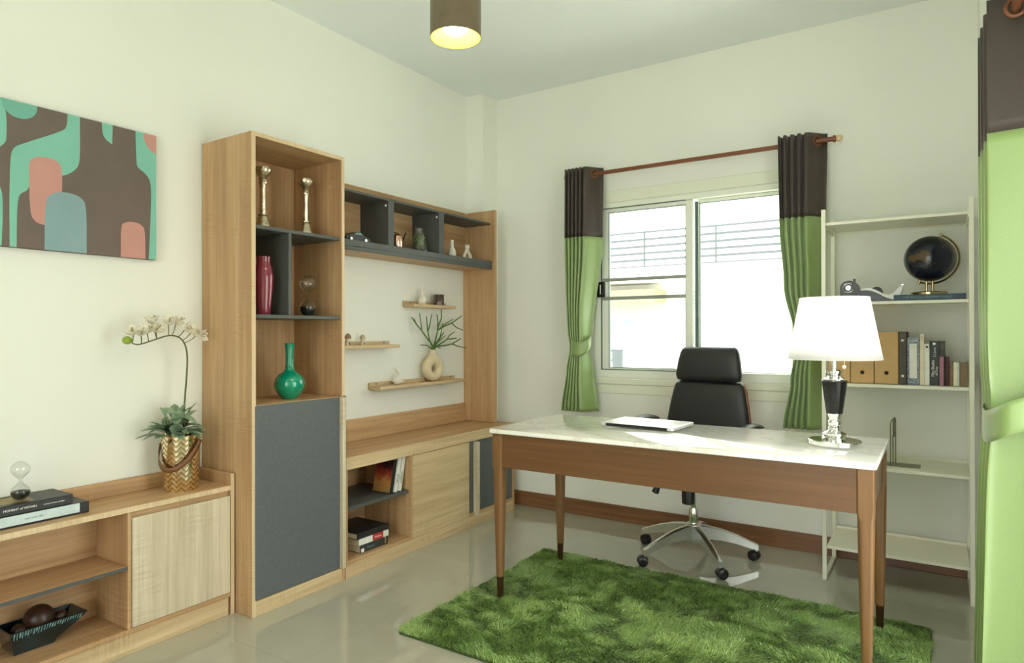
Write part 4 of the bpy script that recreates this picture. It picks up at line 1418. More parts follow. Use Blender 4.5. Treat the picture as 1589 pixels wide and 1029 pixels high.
# ================================================================== WHITE RACK
RK = thing('metal_rack', 'white open metal rack against the back wall right of the window', 'shelf', (-0.18, 3.69, 0))
RYF, RYR = 3.513, 3.868
for xa in (-0.485, 0.106):
    xb = xa + 0.019
    part(RK, 'post', MB().box(xa, xb, RYF, RYF + 0.019, 0, 1.797), 'rack_white')
    part(RK, 'post', MB().box(xa, xb, RYR - 0.019, RYR, 0, 1.797), 'rack_white')
    part(RK, 'floor_bar', MB().box(xa, xb, RYF + 0.019, RYR - 0.019, 0.0, 0.019), 'rack_white')
    part(RK, 'top_bar', MB().box(xa + 0.003, xb - 0.003, RYF + 0.019, RYR - 0.019, 1.706, 1.730), 'rack_white')
for zt in (1.732, 1.345, 0.956, 0.567, 0.168):
    b = MB()
    b.box(-0.465, 0.105, RYF + 0.001, RYR - 0.001, zt - 0.006, zt, 0.001)
    b.box(-0.465, 0.105, RYF + 0.001, RYF + 0.006, zt - 0.014, zt - 0.006, 0.0008)
    b.box(-0.465, 0.105, RYR - 0.006, RYR - 0.001, zt - 0.014, zt + 0.012, 0.0008)
    part(RK, 'shelf', b, 'rack_white')
Z2, Z3, Z4 = 1.346, 0.957, 0.568

# pencil sharpener
px_, py_ = -0.372, 3.62
ps = thing('pencil_sharpener', 'small black desktop pencil sharpener with chrome dial on the white rack', 'sharpener', (px_, py_, Z2))
arch = [(px_ - 0.040, Z2), (px_ + 0.040, Z2)] + [(px_ + 0.040 * math.cos(PI * k / 14), Z2 + 0.070 + 0.036 * math.sin(PI * k / 14)) for k in range(15)]
part(ps, 'body', MB().prism(arch, py_ - 0.035, py_ + 0.055, 'y'), 'gloss_black')
b = MB()
b.torus((px_ - 0.003, py_ - 0.036, Z2 + 0.070), 0.022, 0.003, 'y', 28, 8)
part(ps, 'dial_ring', b, 'chrome')
part(ps, 'pencil_port', MB().tube([(px_ - 0.003, py_ - 0.035, Z2 + 0.070), (px_ - 0.003, py_ - 0.042, Z2 + 0.070)], [0.013, 0.011], 20), 'chrome')
part(ps, 'clamp_tab', MB().box(px_ + 0.018, px_ + 0.028, py_ - 0.036, py_ - 0.020, Z2 + 0.098, Z2 + 0.114, 0.002), 'gloss_black')
part(ps, 'drawer_dot', MB().sphere((px_ - 0.015, py_ - 0.036, Z2 + 0.018), 0.004, 10, 6), 'chrome')

# tape dispenser
tx, ty = -0.232, 3.60
td = thing('tape_dispenser', 'black and silver tape dispenser between the sharpener and the globe', 'tape dispenser', (tx, ty, Z2))
X = lambda a: tx - 0.098 + a
prof = chaikin([(X(0.004), Z2), (X(0.004), Z2), (X(0.0), Z2 + 0.040), (X(0.010), Z2 + 0.060), (X(0.045), Z2 + 0.062), (X(0.080), Z2 + 0.045), (X(0.115), Z2 + 0.022), (X(0.150), Z2 + 0.010), (X(0.160), Z2), (X(0.160), Z2)], 2)
part(td, 'base', MB().prism(prof, ty - 0.03, ty + 0.03, 'y'), 'gloss_black')
top = [(X(0.004), Z2 + 0.055), (X(0.020), Z2 + 0.066), (X(0.050), Z2 + 0.066), (X(0.085), Z2 + 0.050), (X(0.115), Z2 + 0.030), (X(0.140), Z2 + 0.032), (X(0.170), Z2 + 0.068), (X(0.186), Z2 + 0.076), (X(0.186), Z2 + 0.076), (X(0.180), Z2 + 0.046), (X(0.165), Z2 + 0.004), (X(0.150), Z2 + 0.006), (X(0.112), Z2 + 0.020), (X(0.080), Z2 + 0.041), (X(0.045), Z2 + 0.056)]
part(td, 'wave_cover', MB().prism(chaikin(top, 1), ty - 0.032, ty + 0.032, 'y'), 'tape_silver', label='silver curved cover')
part(td, 'tape_roll', MB().tube([(X(0.075), ty - 0.010, Z2 + 0.046), (X(0.075), ty + 0.010, Z2 + 0.046)], [0.026, 0.026], 28), 'book_charcoal')
part(td, 'cutter', MB().box(X(0.178), X(0.187), ty - 0.012, ty + 0.012, Z2 + 0.073, Z2 + 0.079, 0.0005), 'chrome')


# ------------------------------------------------------------------ books
def book(name, label, x0, x1, y0, y1, z0, z1, spine, cover, group=None, tilt=None, pages=True, cat='book', loc=None):
    """closed book with its block of pages; spine is '-y', '+x' ... the face that shows the spine"""
    base = Vector(((x0 + x1) / 2, (y0 + y1) / 2, z0))
    t = thing(name, label, cat, base, group=group)
    thick = {'x': x1 - x0, 'y': y1 - y0, 'z': z1 - z0}
    ax = min(thick, key=thick.get)          # the thin direction
    c = 0.0022
    cov = MB()
    lo, hi = [x0, y0, z0], [x1, y1, z1]
    ai = 'xyz'.index(ax)
    for side in (0, 1):
        l, h = list(lo), list(hi)
        if side == 0: h[ai] = lo[ai] + c
        else: l[ai] = hi[ai] - c
        cov.box(l[0], h[0], l[1], h[1], l[2], h[2], 0.0006)
    si = 'xyz'.index(spine[1])
    l, h = list(lo), list(hi)
    l[ai] += c; h[ai] -= c
    if spine[0] == '-': h[si] = lo[si] + c
    else: l[si] = hi[si] - c
    cov.box(l[0], h[0], l[1], h[1], l[2], h[2], 0.0004)
    part(t, 'cover', cov, cover)
    pg = MB()
    l, h = list(lo), list(hi)
    for k in range(3):
        if k == ai:
            l[k] += c; h[k] -= c
        elif k == si:
            if spine[0] == '-': l[k] += c; h[k] -= 0.004
            else: l[k] += 0.004; h[k] -= c
        else:
            l[k] += 0.003; h[k] -= 0.003
    pg.box(l[0], h[0], l[1], h[1], l[2], h[2], 0)
    part(t, 'pages', pg, 'paper')
    return t


SY = (0, -1, 0)
# flat navy book under the globe
nb = book('book', 'navy book lying flat under the globe', -0.182, 0.097, 3.545, 3.76, Z2, Z2 + 0.027, '-y', 'book_navy')
text_part(nb, 'spine_text', 'THE REVOLUTIONARY KING', 0.015, frame_mat((-0.050, 3.5445, Z2 + 0.0135), (1, 0, 0), (0, 0, 1)), 'print_grey')

# globe
gx_, gy_, gz_ = -0.040, 3.655, Z2 + 0.0275
GL = thing('desk_globe', 'dark navy globe on a brass stand resting on the navy book', 'globe', (gx_, gy_, gz_))
part(GL, 'base', MB().lathe([(0.072, 0), (0.074, 0.002), (0.074, 0.012), (0.070, 0.015)], (gx_ - 0.004, gy_, gz_), 44), 'brass')
gc = Vector((gx_, gy_, Z2 + 0.197))
for dx in (-0.012, 0.012):
    part(GL, 'post', MB().cyl((gx_ - 0.002 + dx, gy_, gz_ + 0.014), (gx_ - 0.002 + dx, gy_, gz_ + 0.064), 0.0055, n=12), 'brass')
ballM = Matrix.Rotation(math.radians(23), 4, 'Y')
part(GL, 'ball', MB().sphere(gc, 0.106, 48, 28, M=ballM), 'globe_navy')
b = MB()
arc = []
for k in range(25):
    a = math.radians(-112 + 182 * k / 24)
    arc.append((gc.x + 0.116 * math.cos(a), gy_, gc.z + 0.116 * math.sin(a)))
b.tube(arc, 0.0045, 8)
part(GL, 'meridian_arm', b, 'brass')
axis = Vector((math.cos(math.radians(68)), 0, math.sin(math.radians(68))))
b = MB()
b.cyl(gc + axis * 0.104, gc + axis * 0.126, 0.006, n=12)
b.cyl(gc - axis * 0.104, gc - axis * 0.126, 0.006, n=12)
part(GL, 'pivot', b, 'brass')

# box files
for k, (xa, xb) in enumerate(((-0.462, -0.366), (-0.363, -0.265), (-0.262, -0.165))):
    lab = ['kraft box file partly hidden behind the lamp stem', 'kraft box file in the middle of the three', 'kraft box file standing beside the charcoal binder'][k]
    bf = thing('box_file', lab, 'box file', ((xa + xb) / 2, 3.69, Z3), group='kraft box files on the rack')
    h = 0.246
    b = MB()
    prof = [(3.560, Z3), (3.855, Z3), (3.855, Z3 + h), (3.70, Z3 + h), (3.560, Z3 + h)]
    b.box(xa, xb, 3.560, 3.855, Z3, Z3 + h, 0.002)
    part(bf, 'case', b, 'kraft_card')
    part(bf, 'finger_hole', MB().cyl((0.5 * (xa + xb), 3.5595, Z3 + 0.052), (0.5 * (xa + xb), 3.562, Z3 + 0.052), 0.009, n=20), 'hole_dark')
bn = thing('ring_binder', 'charcoal binder with two white rivets beside the box files', 'binder', (-0.1475, 3.69, Z3))
part(bn, 'cover', MB().box(-0.163, -0.1325, 3.565, 3.82, Z3, Z3 + 0.246, 0.002), 'binder_grey')
for z in (0.040, 0.205):
    part(bn, 'rivet', MB().sphere((-0.1478, 3.564, Z3 + z), 0.006, 12, 8), 'rivet_white', label='white rivet')
part(bn, 'paper_stack', MB().box(-0.160, -0.136, 3.568, 3.8205, Z3 + 0.004, Z3 + 0.2465, 0), 'paper')

G3 = 'books standing on the rack'
bk_ = book('book', 'blue patterned book with a pale spine panel on the rack', -0.1305, -0.0820, 3.575, 3.76, Z3, Z3 + 0.219, '-y', 'book_pattern_blue', G3)
part(bk_, 'spine_label', MB().box(-0.121, -0.0915, 3.5742, 3.5752, Z3 + 0.030, Z3 + 0.190, 0), 'book_white', label='pale spine panel')
text_part(bk_, 'spine_text', 'STORIES', 0.011, frame_mat((-0.1063, 3.5738, Z3 + 0.203), (1, 0, 0), (0, 0, 1)), 'print_white')
bk_ = book('book', 'tall slim cream book beside the blue patterned book', -0.0805, -0.0635, 3.578, 3.76, Z3, Z3 + 0.234, '-y', 'book_cream', G3)
text_part(bk_, 'spine_text', 'Atlas', 0.012, frame_mat((-0.072, 3.5776, Z3 + 0.213), (0, 0, -1), (1, 0, 0)), 'print_grey')
bk_ = book('book', 'shorter white book between the tall cream book and the black novel', -0.0625, -0.0420, 3.578, 3.75, Z3, Z3 + 0.190, '-y', 'book_white', G3)
part(bk_, 'spine_mark', MB().cyl((-0.0522, 3.5772, Z3 + 0.175), (-0.0522, 3.5780, Z3 + 0.175), 0.005, n=16), 'book_charcoal')
bk_ = book('book', 'black novel with white spine lettering on the rack', -0.0410, -0.0070, 3.574, 3.735, Z3, Z3 + 0.203, '-y', 'book_green_black', G3)
text_part(bk_, 'spine_text', 'Fifty Shades', 0.0160, frame_mat((-0.029, 3.5736, Z3 + 0.078), (0, 0, 1), (-1, 0, 0)), 'print_white')
text_part(bk_, 'spine_text', 'of Grey', 0.0130, frame_mat((-0.0150, 3.5736, Z3 + 0.066), (0, 0, 1), (-1, 0, 0)), 'print_white')
text_part(bk_, 'spine_text', 'E L James', 0.0115, frame_mat((-0.0220, 3.5736, Z3 + 0.152), (0, 0, 1), (-1, 0, 0)), 'print_white')
part(bk_, 'spine_mark', MB().cyl((-0.024, 3.5730, Z3 + 0.190), (-0.024, 3.5742, Z3 + 0.190), 0.006, n=16), 'print_white')
bk_ = book('book', 'dark book standing behind the pink book', -0.0060, 0.0180, 3.600, 3.76, Z3, Z3 + 0.203, '-y', 'book_charcoal', G3)
text_part(bk_, 'spine_text', 'EDEN', 0.012, frame_mat((0.006, 3.5996, Z3 + 0.178), (0, 0, -1), (1, 0, 0)), 'print_gold')
book('book', 'small pink book in front of the dark book', -0.0040, 0.0120, 3.566, 3.598, Z3, Z3 + 0.132, '-y', 'book_pink', G3)
book('book', 'small maroon book beside the pink book', 0.0190, 0.0340, 3.590, 3.74, Z3, Z3 + 0.130, '-y', 'book_maroon', G3)
book('book', 'short brown book next to the maroon book', 0.0350, 0.0480, 3.578, 3.72, Z3, Z3 + 0.105, '-y', 'book_brown', G3)
book('book', 'short cream book with a rounded spine on the rack', 0.0485, 0.0640, 3.574, 3.72, Z3, Z3 + 0.107, '-y', 'book_cream', G3)
book('book', 'thin pale blue book at the right end of the row', 0.0645, 0.0710, 3.574, 3.72, Z3, Z3 + 0.106, '-y', 'book_teal', G3)
book('book', 'dull brown book touching the right post of the rack', 0.0720, 0.1040, 3.578, 3.72, Z3, Z3 + 0.106, '-y', 'book_brown', G3)

# bookend
be = thing('bookend', 'grey metal bookend alone on the lower shelf of the rack', 'bookend', (-0.150, 3.64, Z4))
b = MB()
b.box(-0.230, -0.080, 3.595, 3.69, Z4, Z4 + 0.0022, 0.0005)
part(be, 'foot_plate', b, 'bookend_grey')
b = MB()
b.tube([(-0.200, 3.597, Z4 + 0.002), (-0.200, 3.597, Z4 + 0.185), (-0.200, 3.602, Z4 + 0.200), (-0.196, 3.62, Z4 + 0.212), (-0.187, 3.67, Z4 + 0.222), (-0.184, 3.684, Z4 + 0.215), (-0.184, 3.687, Z4 + 0.20), (-0.184, 3.687, Z4 + 0.002)], 0.0028, 8)
b.prism([(-0.1935, 3.640), (-0.1845, 3.686), (-0.1825, 3.686), (-0.1915, 3.640)], Z4 + 0.13, Z4 + 0.214, 'z')
b.tube([(-0.1925, 3.640, Z4 + 0.002), (-0.1925, 3.640, Z4 + 0.14)], 0.0028, 8)
part(be, 'upright', b, 'bookend_grey')

# ================================================================== TALL CABINET ITEMS
ZS1, ZS2, ZS3 = 1.6685, 1.2845, 0.8965


def candlestick(x, y, s, label):
    t = thing('candlestick', label, 'candlestick', (x, y, ZS1), group='pewter candlesticks in the tall cabinet')
    h = s
    part(t, 'foot', MB().lathe([(0.040, 0), (0.041, 0.004), (0.037, 0.010), (0.033, 0.026), (0.026, 0.048), (0.019, 0.062), (0.022, 0.066), (0.022, 0.070), (0.014, 0.073)], (x, y, ZS1), 32, flute=12, depth=0.02), 'pewter')
    k = (h - 0.12) / 0.15
    z0 = 0.073
    L = h - 0.073 - 0.075
    part(t, 'stem', MB().lathe([(0.013, z0), (0.0150, z0 + 0.012), (0.0125, z0 + L * 0.8), (0.0155, z0 + L * 0.92), (0.016, z0 + L)], (x, y, ZS1), 28, flute=8, depth=0.03), 'pewter')
    q = h - 0.075
    part(t, 'cup', MB().lathe([(0.019, q), (0.020, q + 0.006), (0.015, q + 0.010), (0.019, q + 0.018), (0.015, q + 0.027), (0.020, q + 0.034), (0.033, q + 0.048), (0.038, q + 0.060), (0.038, q + 0.066), (0.031, q + 0.068), (0.031, q + 0.074), (0.026, q + 0.075), (0.020, q + 0.066)], (x, y, ZS1), 36, flute=18, depth=0.02), 'pewter')


candlestick(-2.56, 1.884, 0.283, 'pewter candlestick on the left of the top compartment')
candlestick(-2.56, 2.124, 0.276, 'pewter candlestick on the right of the top compartment')
single('vase', MB().lathe([(0.028, 0.0), (0.030, 0.004), (0.034, 0.05), (0.041, 0.12), (0.043, 0.165), (0.038, 0.205), (0.031, 0.222), (0.029, 0.235), (0.031, 0.256), (0.029, 0.257), (0.026, 0.235), (0.020, 0.21)], (-2.510, 1.850, ZS2), 40), 'red_glaze', 'dark red glazed vase in the charcoal compartment of the tall cabinet', 'vase', (-2.510, 1.850, ZS2))


def hourglass(x, y, z, h, R_, label, sand):
    t = thing('hourglass', label, 'hourglass', (x, y, z), group='glass hourglasses')
    c = h / 2
    pr = []
    for k in range(41):
        q = k / 40
        u = abs(q - 0.5) * 2 * (0.975 if q < 0.5 else 1.0)
        if u > 0.56:
            r = R_ * math.sqrt(max(0.0, 1 - ((u - 0.56) / 0.445) ** 2))
        else:
            r = 0.0030 + (R_ - 0.0030) * math.sin(u / 0.56 * PI / 2) ** 1.5
        pr.append((r, q * h + 0.001))
    part(t, 'glass_bulb', MB().lathe(pr, (x, y, z), 36), 'thin_glass')
    sp_ = [(max(r * 0.955, 0.002), max(zz, 0.003)) for r, zz in pr if zz < sand]
    sp_.append((sp_[-1][0] * 0.98, sand))
    sp_.append((0.001, sand + 0.006))
    part(t, 'sand', MB().lathe(sp_, (x, y, z), 32), 'sand_black', label='black sand')


hourglass(-2.55, 2.128, ZS2, 0.196, 0.040, 'clear hourglass with black sand in the tall cabinet', 0.045)
gv = MB().lathe([(0.032, 0.0), (0.036, 0.006), (0.052, 0.022), (0.067, 0.048), (0.071, 0.070), (0.066, 0.092), (0.048, 0.114), (0.028, 0.127), (0.020, 0.140), (0.0175, 0.17), (0.018, 0.22), (0.022, 0.252), (0.0245, 0.259), (0.022, 0.260), (0.016, 0.24)], (-2.56, 2.028, ZS3), 48)
single('vase', gv, 'green_glaze', 'emerald green bottle vase above the charcoal door', 'vase', (-2.56, 2.028, ZS3))

# ================================================================== HUTCH ITEMS
ZH = 1.6885
mc = thing('model_car', 'small black model car on the upper wall shelf behind the tall cabinet', 'model car', (-2.65, 2.53, ZH))
yc, xc = 2.520, -2.650
side = [(-0.085, 0.012), (-0.085, 0.028), (-0.070, 0.034), (-0.040, 0.038), (-0.015, 0.056), (0.020, 0.058), (0.045, 0.040), (0.075, 0.033), (0.088, 0.026), (0.088, 0.012)]
b = MB().prism([(yc + a, ZH + z) for a, z in chaikin(side, 1)], xc - 0.034, xc + 0.034, 'x')
part(mc, 'body', b, 'gloss_black')
part(mc, 'side_window', MB().prism([(yc - 0.030, ZH + 0.041), (yc - 0.012, ZH + 0.053), (yc + 0.017, ZH + 0.054), (yc + 0.034, ZH + 0.042)], xc - 0.0345, xc + 0.0345, 'x'), 'print_grey')
part(mc, 'headlamp', MB().sphere((xc + 0.024, yc + 0.083, ZH + 0.026), 0.007, 12, 8), 'chrome')
for sy in (-0.052, 0.054):
    for sx in (-0.032, 0.032):
        wh = part(mc, 'wheel', MB().tube([(xc + sx - 0.005, yc + sy, ZH + 0.0165), (xc + sx + 0.005, yc + sy, ZH + 0.0165)], [0.0165, 0.0165], 24), 'book_black')
        part(wh, 'hub_cap', MB().tube([(xc + sx - 0.0058, yc + sy, ZH + 0.0165), (xc + sx + 0.0058, yc + sy, ZH + 0.0165)], [0.009, 0.009], 18), 'chrome')

wx, wy = -2.655, 2.860
wc = thing('watering_can', 'small copper watering can with a thin spout on the upper wall shelf', 'watering can', (wx, wy, ZH))
part(wc, 'body', MB().lathe([(0.034, 0), (0.036, 0.003), (0.036, 0.062), (0.033, 0.078), (0.022, 0.088), (0.008, 0.091)], (wx, wy, ZH), 36), 'copper')
part(wc, 'handle', MB().tube(chaikin([(wx, wy - 0.034, ZH + 0.015), (wx, wy - 0.056, ZH + 0.03), (wx, wy - 0.050, ZH + 0.088), (wx, wy - 0.012, ZH + 0.100), (wx, wy + 0.028, ZH + 0.086)], 2, False), 0.004, 8), 'dark_copper')
spt = chaikin([(wx, wy + 0.034, ZH + 0.030), (wx, wy + 0.050, ZH + 0.060), (wx, wy + 0.078, ZH + 0.108)], 2, False)
part(wc, 'spout', MB().tube(spt, [0.006 - 0.0025 * i / (len(spt) - 1) for i in range(len(spt))], 8), 'dark_copper')

vx, vy = -2.650, 3.055
tr = thing('glass_terrarium', 'glass bottle terrarium with green succulents on the upper wall shelf', 'terrarium', (vx, vy, ZH))
part(tr, 'jar', MB().lathe([(0.048, 0.0), (0.052, 0.004), (0.052, 0.03), (0.040, 0.085), (0.028, 0.120), (0.023, 0.130), (0.023, 0.152), (0.026, 0.156)], (vx, vy, ZH), 36, cap=False), 'thin_glass')
part(tr, 'pebbles', MB().lathe([(0.046, 0.002), (0.049, 0.006), (0.047, 0.022), (0.02, 0.028), (0.001, 0.03)], (vx, vy, ZH), 28, flute=9, depth=0.04), 'soil_dark')
b = MB()
for k in range(60):
    a = rnd.uniform(0, 2 * PI)
    z = rnd.uniform(0.018, 0.098)
    r0_ = rnd.uniform(0, 0.012)
    rr_ = rnd.uniform(0.020, 0.044) * (1 - z * 5.5)
    p0 = Vector((vx + r0_ * math.cos(a), vy + r0_ * math.sin(a), ZH + z))
    p1 = p0 + Vector((rr_ * math.cos(a), rr_ * math.sin(a), rnd.uniform(0.010, 0.028)))
    b.tube([p0, p0.lerp(p1, 0.5) + Vector((0, 0, 0.003)), p1], [0.0025, 0.0042, 0.0008], 6)
part(tr, 'succulents', b, 'succulent_green')

single('bottle_vase', MB().lathe([(0.026, 0), (0.0275, 0.003), (0.027, 0.030), (0.022, 0.048), (0.0135, 0.062), (0.0105, 0.080), (0.0105, 0.106), (0.0125, 0.111), (0.009, 0.111), (0.008, 0.09)], (-2.635, 3.352, ZH), 32, flute=10, depth=0.03), 'white_ceramic', 'white ribbed bottle vase on the right of the upper wall shelf', 'vase', (-2.635, 3.352, ZH))
# twisted ceramic figure: two loops and a leaning neck
sx_, sy_ = -2.640, 3.520
b = MB()
pth = chaikin([(sx_, sy_ - 0.036, ZH + 0.012), (sx_, sy_ - 0.030, ZH + 0.032), (sx_, sy_ - 0.010, ZH + 0.052), (sx_, sy_ - 0.004, ZH + 0.072), (sx_, sy_ - 0.008, ZH + 0.088)], 2, False)
b.tube(pth, [0.012] * len(pth), 12)
pth = chaikin([(sx_, sy_ + 0.036, ZH + 0.012), (sx_, sy_ + 0.030, ZH + 0.032), (sx_, sy_ + 0.010, ZH + 0.050), (sx_, sy_ + 0.000, ZH + 0.066), (sx_, sy_ + 0.008, ZH + 0.090)], 2, False)
b.tube(pth, [0.013] * len(pth), 12)
b.tube([(sx_, sy_ - 0.036, ZH + 0.010), (sx_, sy_, ZH + 0.010), (sx_, sy_ + 0.036, ZH + 0.010)], [0.010, 0.010, 0.010], 12)
b.tube([(sx_, sy_ - 0.018, ZH + 0.092), (sx_, sy_ + 0.016, ZH + 0.097)], [0.008, 0.008], 10)
single('ceramic_figure', b, 'speckled_ceramic', 'cream twisted ceramic figure with openings beside the white bottle vase', 'figurine', (sx_, sy_, ZH))

# ================================================================== LEDGE ITEMS
LXc = -2.743
single('bottle_vase', MB().lathe([(0.020, 0), (0.022, 0.003), (0.028, 0.022), (0.028, 0.034), (0.021, 0.050), (0.011, 0.060), (0.0085, 0.075), (0.009, 0.096), (0.0105, 0.099), (0.007, 0.098)], (LXc, 3.184, LA + 0.0005), 32), 'white_ceramic', 'small white bottle vase on the uppermost ledge', 'vase', (LXc, 3.184, LA + 0.0005))
single('candle_cup', MB().lathe([(0.033, 0), (0.0345, 0.002), (0.0345, 0.068), (0.0335, 0.070), (0.031, 0.069), (0.030, 0.008), (0.001, 0.007)], (LXc, 3.350, LA + 0.0005), 36), 'brown_glass', 'glossy dark brown candle cup on the uppermost ledge', 'cup', (LXc, 3.350, LA + 0.0005))


def mush(y, s, capmat, label):
    z = LB + 0.0005
    t = thing('mushroom_house', label, 'figurine', (LXc, y, z), group='mushroom houses on the ledge')
    part(t, 'body', MB().lathe([(0.014 * s, 0), (0.0150 * s, 0.004), (0.0140 * s, 0.028 * s), (0.012 * s, 0.040 * s)], (LXc, y, z), 20, flute=6, depth=0.05), 'speckled_ceramic')
    part(t, 'cap', MB().lathe([(0.010 * s, 0.036 * s), (0.0195 * s, 0.038 * s), (0.0185 * s, 0.046 * s), (0.012 * s, 0.060 * s), (0.002, 0.067 * s)], (LXc, y, z), 22), capmat)
    part(t, 'door', MB().box(LXc + 0.012 * s, LXc + 0.0160 * s, y - 0.005 * s, y + 0.004 * s, z + 0.002, z + 0.018 * s, 0.001), 'leather_brown')


mush(2.562, 1.0, 'mushroom_rust', 'tiny mushroom house with rust cap against the tall cabinet')
mush(2.674, 0.90, 'mushroom_grey', 'tiny mushroom house with grey cap, right one of the pair')

# white bird with thin upright tail
z = LC + 0.0005
bd = thing('bird_figurine', 'small white bird figurine on the lowest ledge', 'figurine', (LXc, 2.955, z))
part(bd, 'body', MB().sphere((LXc, 2.955, z + 0.025), 0.025, 24, 14, sc=(1.0, 1.35, 1.0)), 'white_ceramic')
b = MB()
for q in (-0.006, 0.008):
    pth = chaikin([(LXc + q * 0.3, 2.948, z + 0.044), (LXc + q * 0.3, 2.962 + q, z + 0.062), (LXc, 2.948 + q, z + 0.082), (LXc, 2.930 + q * 1.5, z + 0.102)], 2, False)
    b.tube(pth, [0.005 - 0.0036 * i / (len(pth) - 1) for i in range(len(pth))], 8)
part(bd, 'plume', b, 'white_ceramic')
part(bd, 'head', MB().tube([(LXc, 2.976, z + 0.022), (LXc, 3.000, z + 0.017), (LXc, 3.015, z + 0.012)], [0.016, 0.010, 0.003], 12), 'white_ceramic')

# ring vase
vz = LC + 0.0005
rv = thing('ring_vase', 'sand coloured ring vase holding green twigs on the lowest ledge', 'vase', (LXc, 3.288, vz))
b = MB()
rows = []
cz = 0.086
for i in range(48):
    a = 2 * PI * i / 48
    row = []
    Ry, Rz = 0.060, 0.049
    c0 = Vector((LXc, 3.288 + Ry * math.cos(a), vz + cz + Rz * 1.10 * math.sin(a)))
    rad = Vector((0, math.cos(a), 1.0 * math.sin(a))).normalized()
    tr_ = 0.0315 + 0.0025 * math.sin(a + 0.6)
    for k in range(16):
        q = 2 * PI * k / 16
        row.append(c0 + rad * tr_ * math.cos(q) + Vector((1, 0, 0)) * 0.031 * math.sin(q))
    rows.append(row)
b.grid(rows, close_u=True, close_v=True)
zmin = min(v.co.z for v in b.bm.verts)
for v in b.bm.verts:
    v.co.z += vz - zmin
part(rv, 'ring_body', b, 'sand_ceramic', angle=80)
part(rv, 'neck', MB().lathe([(0.028, 0.156), (0.022, 0.172), (0.0175, 0.186), (0.0195, 0.200), (0.0175, 0.201), (0.012, 0.184)], (LXc, 3.287, vz), 28), 'sand_ceramic')

TW = [
    [(3.290, 1.080), (3.29, 1.122), (3.226, 1.175), (3.18, 1.219), (3.130, 1.258), (3.085, 1.300)],
    [(3.18, 1.219), (3.171, 1.254), (3.154, 1.329)],
    [(3.287, 1.090), (3.287, 1.122), (3.262, 1.159), (3.245, 1.219), (3.233, 1.311)],
    [(3.245, 1.219), (3.256, 1.259), (3.275, 1.324)],
    [(3.292, 1.085), (3.300, 1.126), (3.319, 1.167), (3.335, 1.219), (3.338, 1.272), (3.331, 1.323)],
    [(3.335, 1.223), (3.357, 1.26), (3.383, 1.298), (3.382, 1.357)],
    [(3.338, 1.221), (3.39, 1.244), (3.482, 1.27), (3.586, 1.318)],
    [(3.482, 1.27), (3.537, 1.241), (3.614, 1.222)],
    [(3.344, 1.223), (3.416, 1.261), (3.506, 1.295)],
    [(3.293, 1.09), (3.306, 1.122), (3.344, 1.158), (3.393, 1.207)],
    [(3.312, 1.124), (3.37, 1.158), (3.422, 1.186)],
    [(3.290, 1.09), (3.325, 1.118), (3.389, 1.141), (3.435, 1.161), (3.537, 1.167)],
    [(3.435, 1.161), (3.455, 1.186), (3.513, 1.211)],
    [(3.288, 1.09), (3.331, 1.116), (3.422, 1.12), (3.495, 1.129), (3.592, 1.164)],
    [(3.495, 1.129), (3.543, 1.114), (3.640, 1.100)],
    [(3.290, 1.095), (3.231, 1.125), (3.168, 1.128)],
    [(3.292, 1.098), (3.325, 1.118), (3.37, 1.101)],
    [(3.306, 1.124), (3.357, 1.179), (3.383, 1.265)],
    [(3.13, 1.258), (3.113, 1.293)],
]
tw = thing('green_twigs', 'bare green succulent twigs standing in the ring vase', 'plant', (LXc, 3.288, vz + 0.188))
for k, br in enumerate(TW):
    pts = [(LXc + 0.006 * math.sin(k * 2.3) * min(1, i), y, z_) for i, (y, z_) in enumerate(br)]
    r_ = 0.0054 if len(br) > 3 else 0.0044
    part(tw, 'twig', MB().tube(pts, [r_ - 0.0018 * i / (len(pts) - 1) for i in range(len(pts))], 7), 'twig_green')

# ================================================================== MEDIA BENCH BOOKS
ZB1, ZB2 = 0.3425, 0.0845
GB = 'books in the open niche of the media bench'


def lean_book(label, y, th, h, dep, x1, deg, cover, face=None, txt=None):
    """upright book leaning back along y; its spine faces the room"""
    t = thing('book', label, 'book', (x1, y, ZB1 + th * math.sin(math.radians(deg))), group=GB)
    M = Matrix.Rotation(math.radians(-deg), 4, 'X')
    c = 0.002
    cov = MB()
    cov.box(-dep, 0, 0, c, 0, h, 0.0005)
    cov.box(-dep, 0, th - c, th, 0, h, 0.0005)
    cov.box(-c, 0, c, th - c, 0, h, 0.0004)
    cov.bm.transform(M)
    part(t, 'cover', cov, cover, world=False)
    pg = MB().box(-dep + 0.004, -c, c, th - c, 0.003, h - 0.003, 0)
    pg.bm.transform(M)
    part(t, 'pages', pg, 'paper', world=False)
    if face:
        fc = MB().box(-dep + 0.001, -0.001, -0.0006, 0, 0.001, h - 0.001, 0)
        fc.bm.transform(M)
        part(t, 'front_picture', fc, face, world=False)
    if txt:
        base = Matrix.Translation(Vector(t.location)) @ M
        text_part(t, 'spine_text', txt, 0.016, base @ frame_mat((0.0006, th / 2, h * 0.40), (0, 0, -1), (0, -1, 0)), 'book_charcoal')
    return t


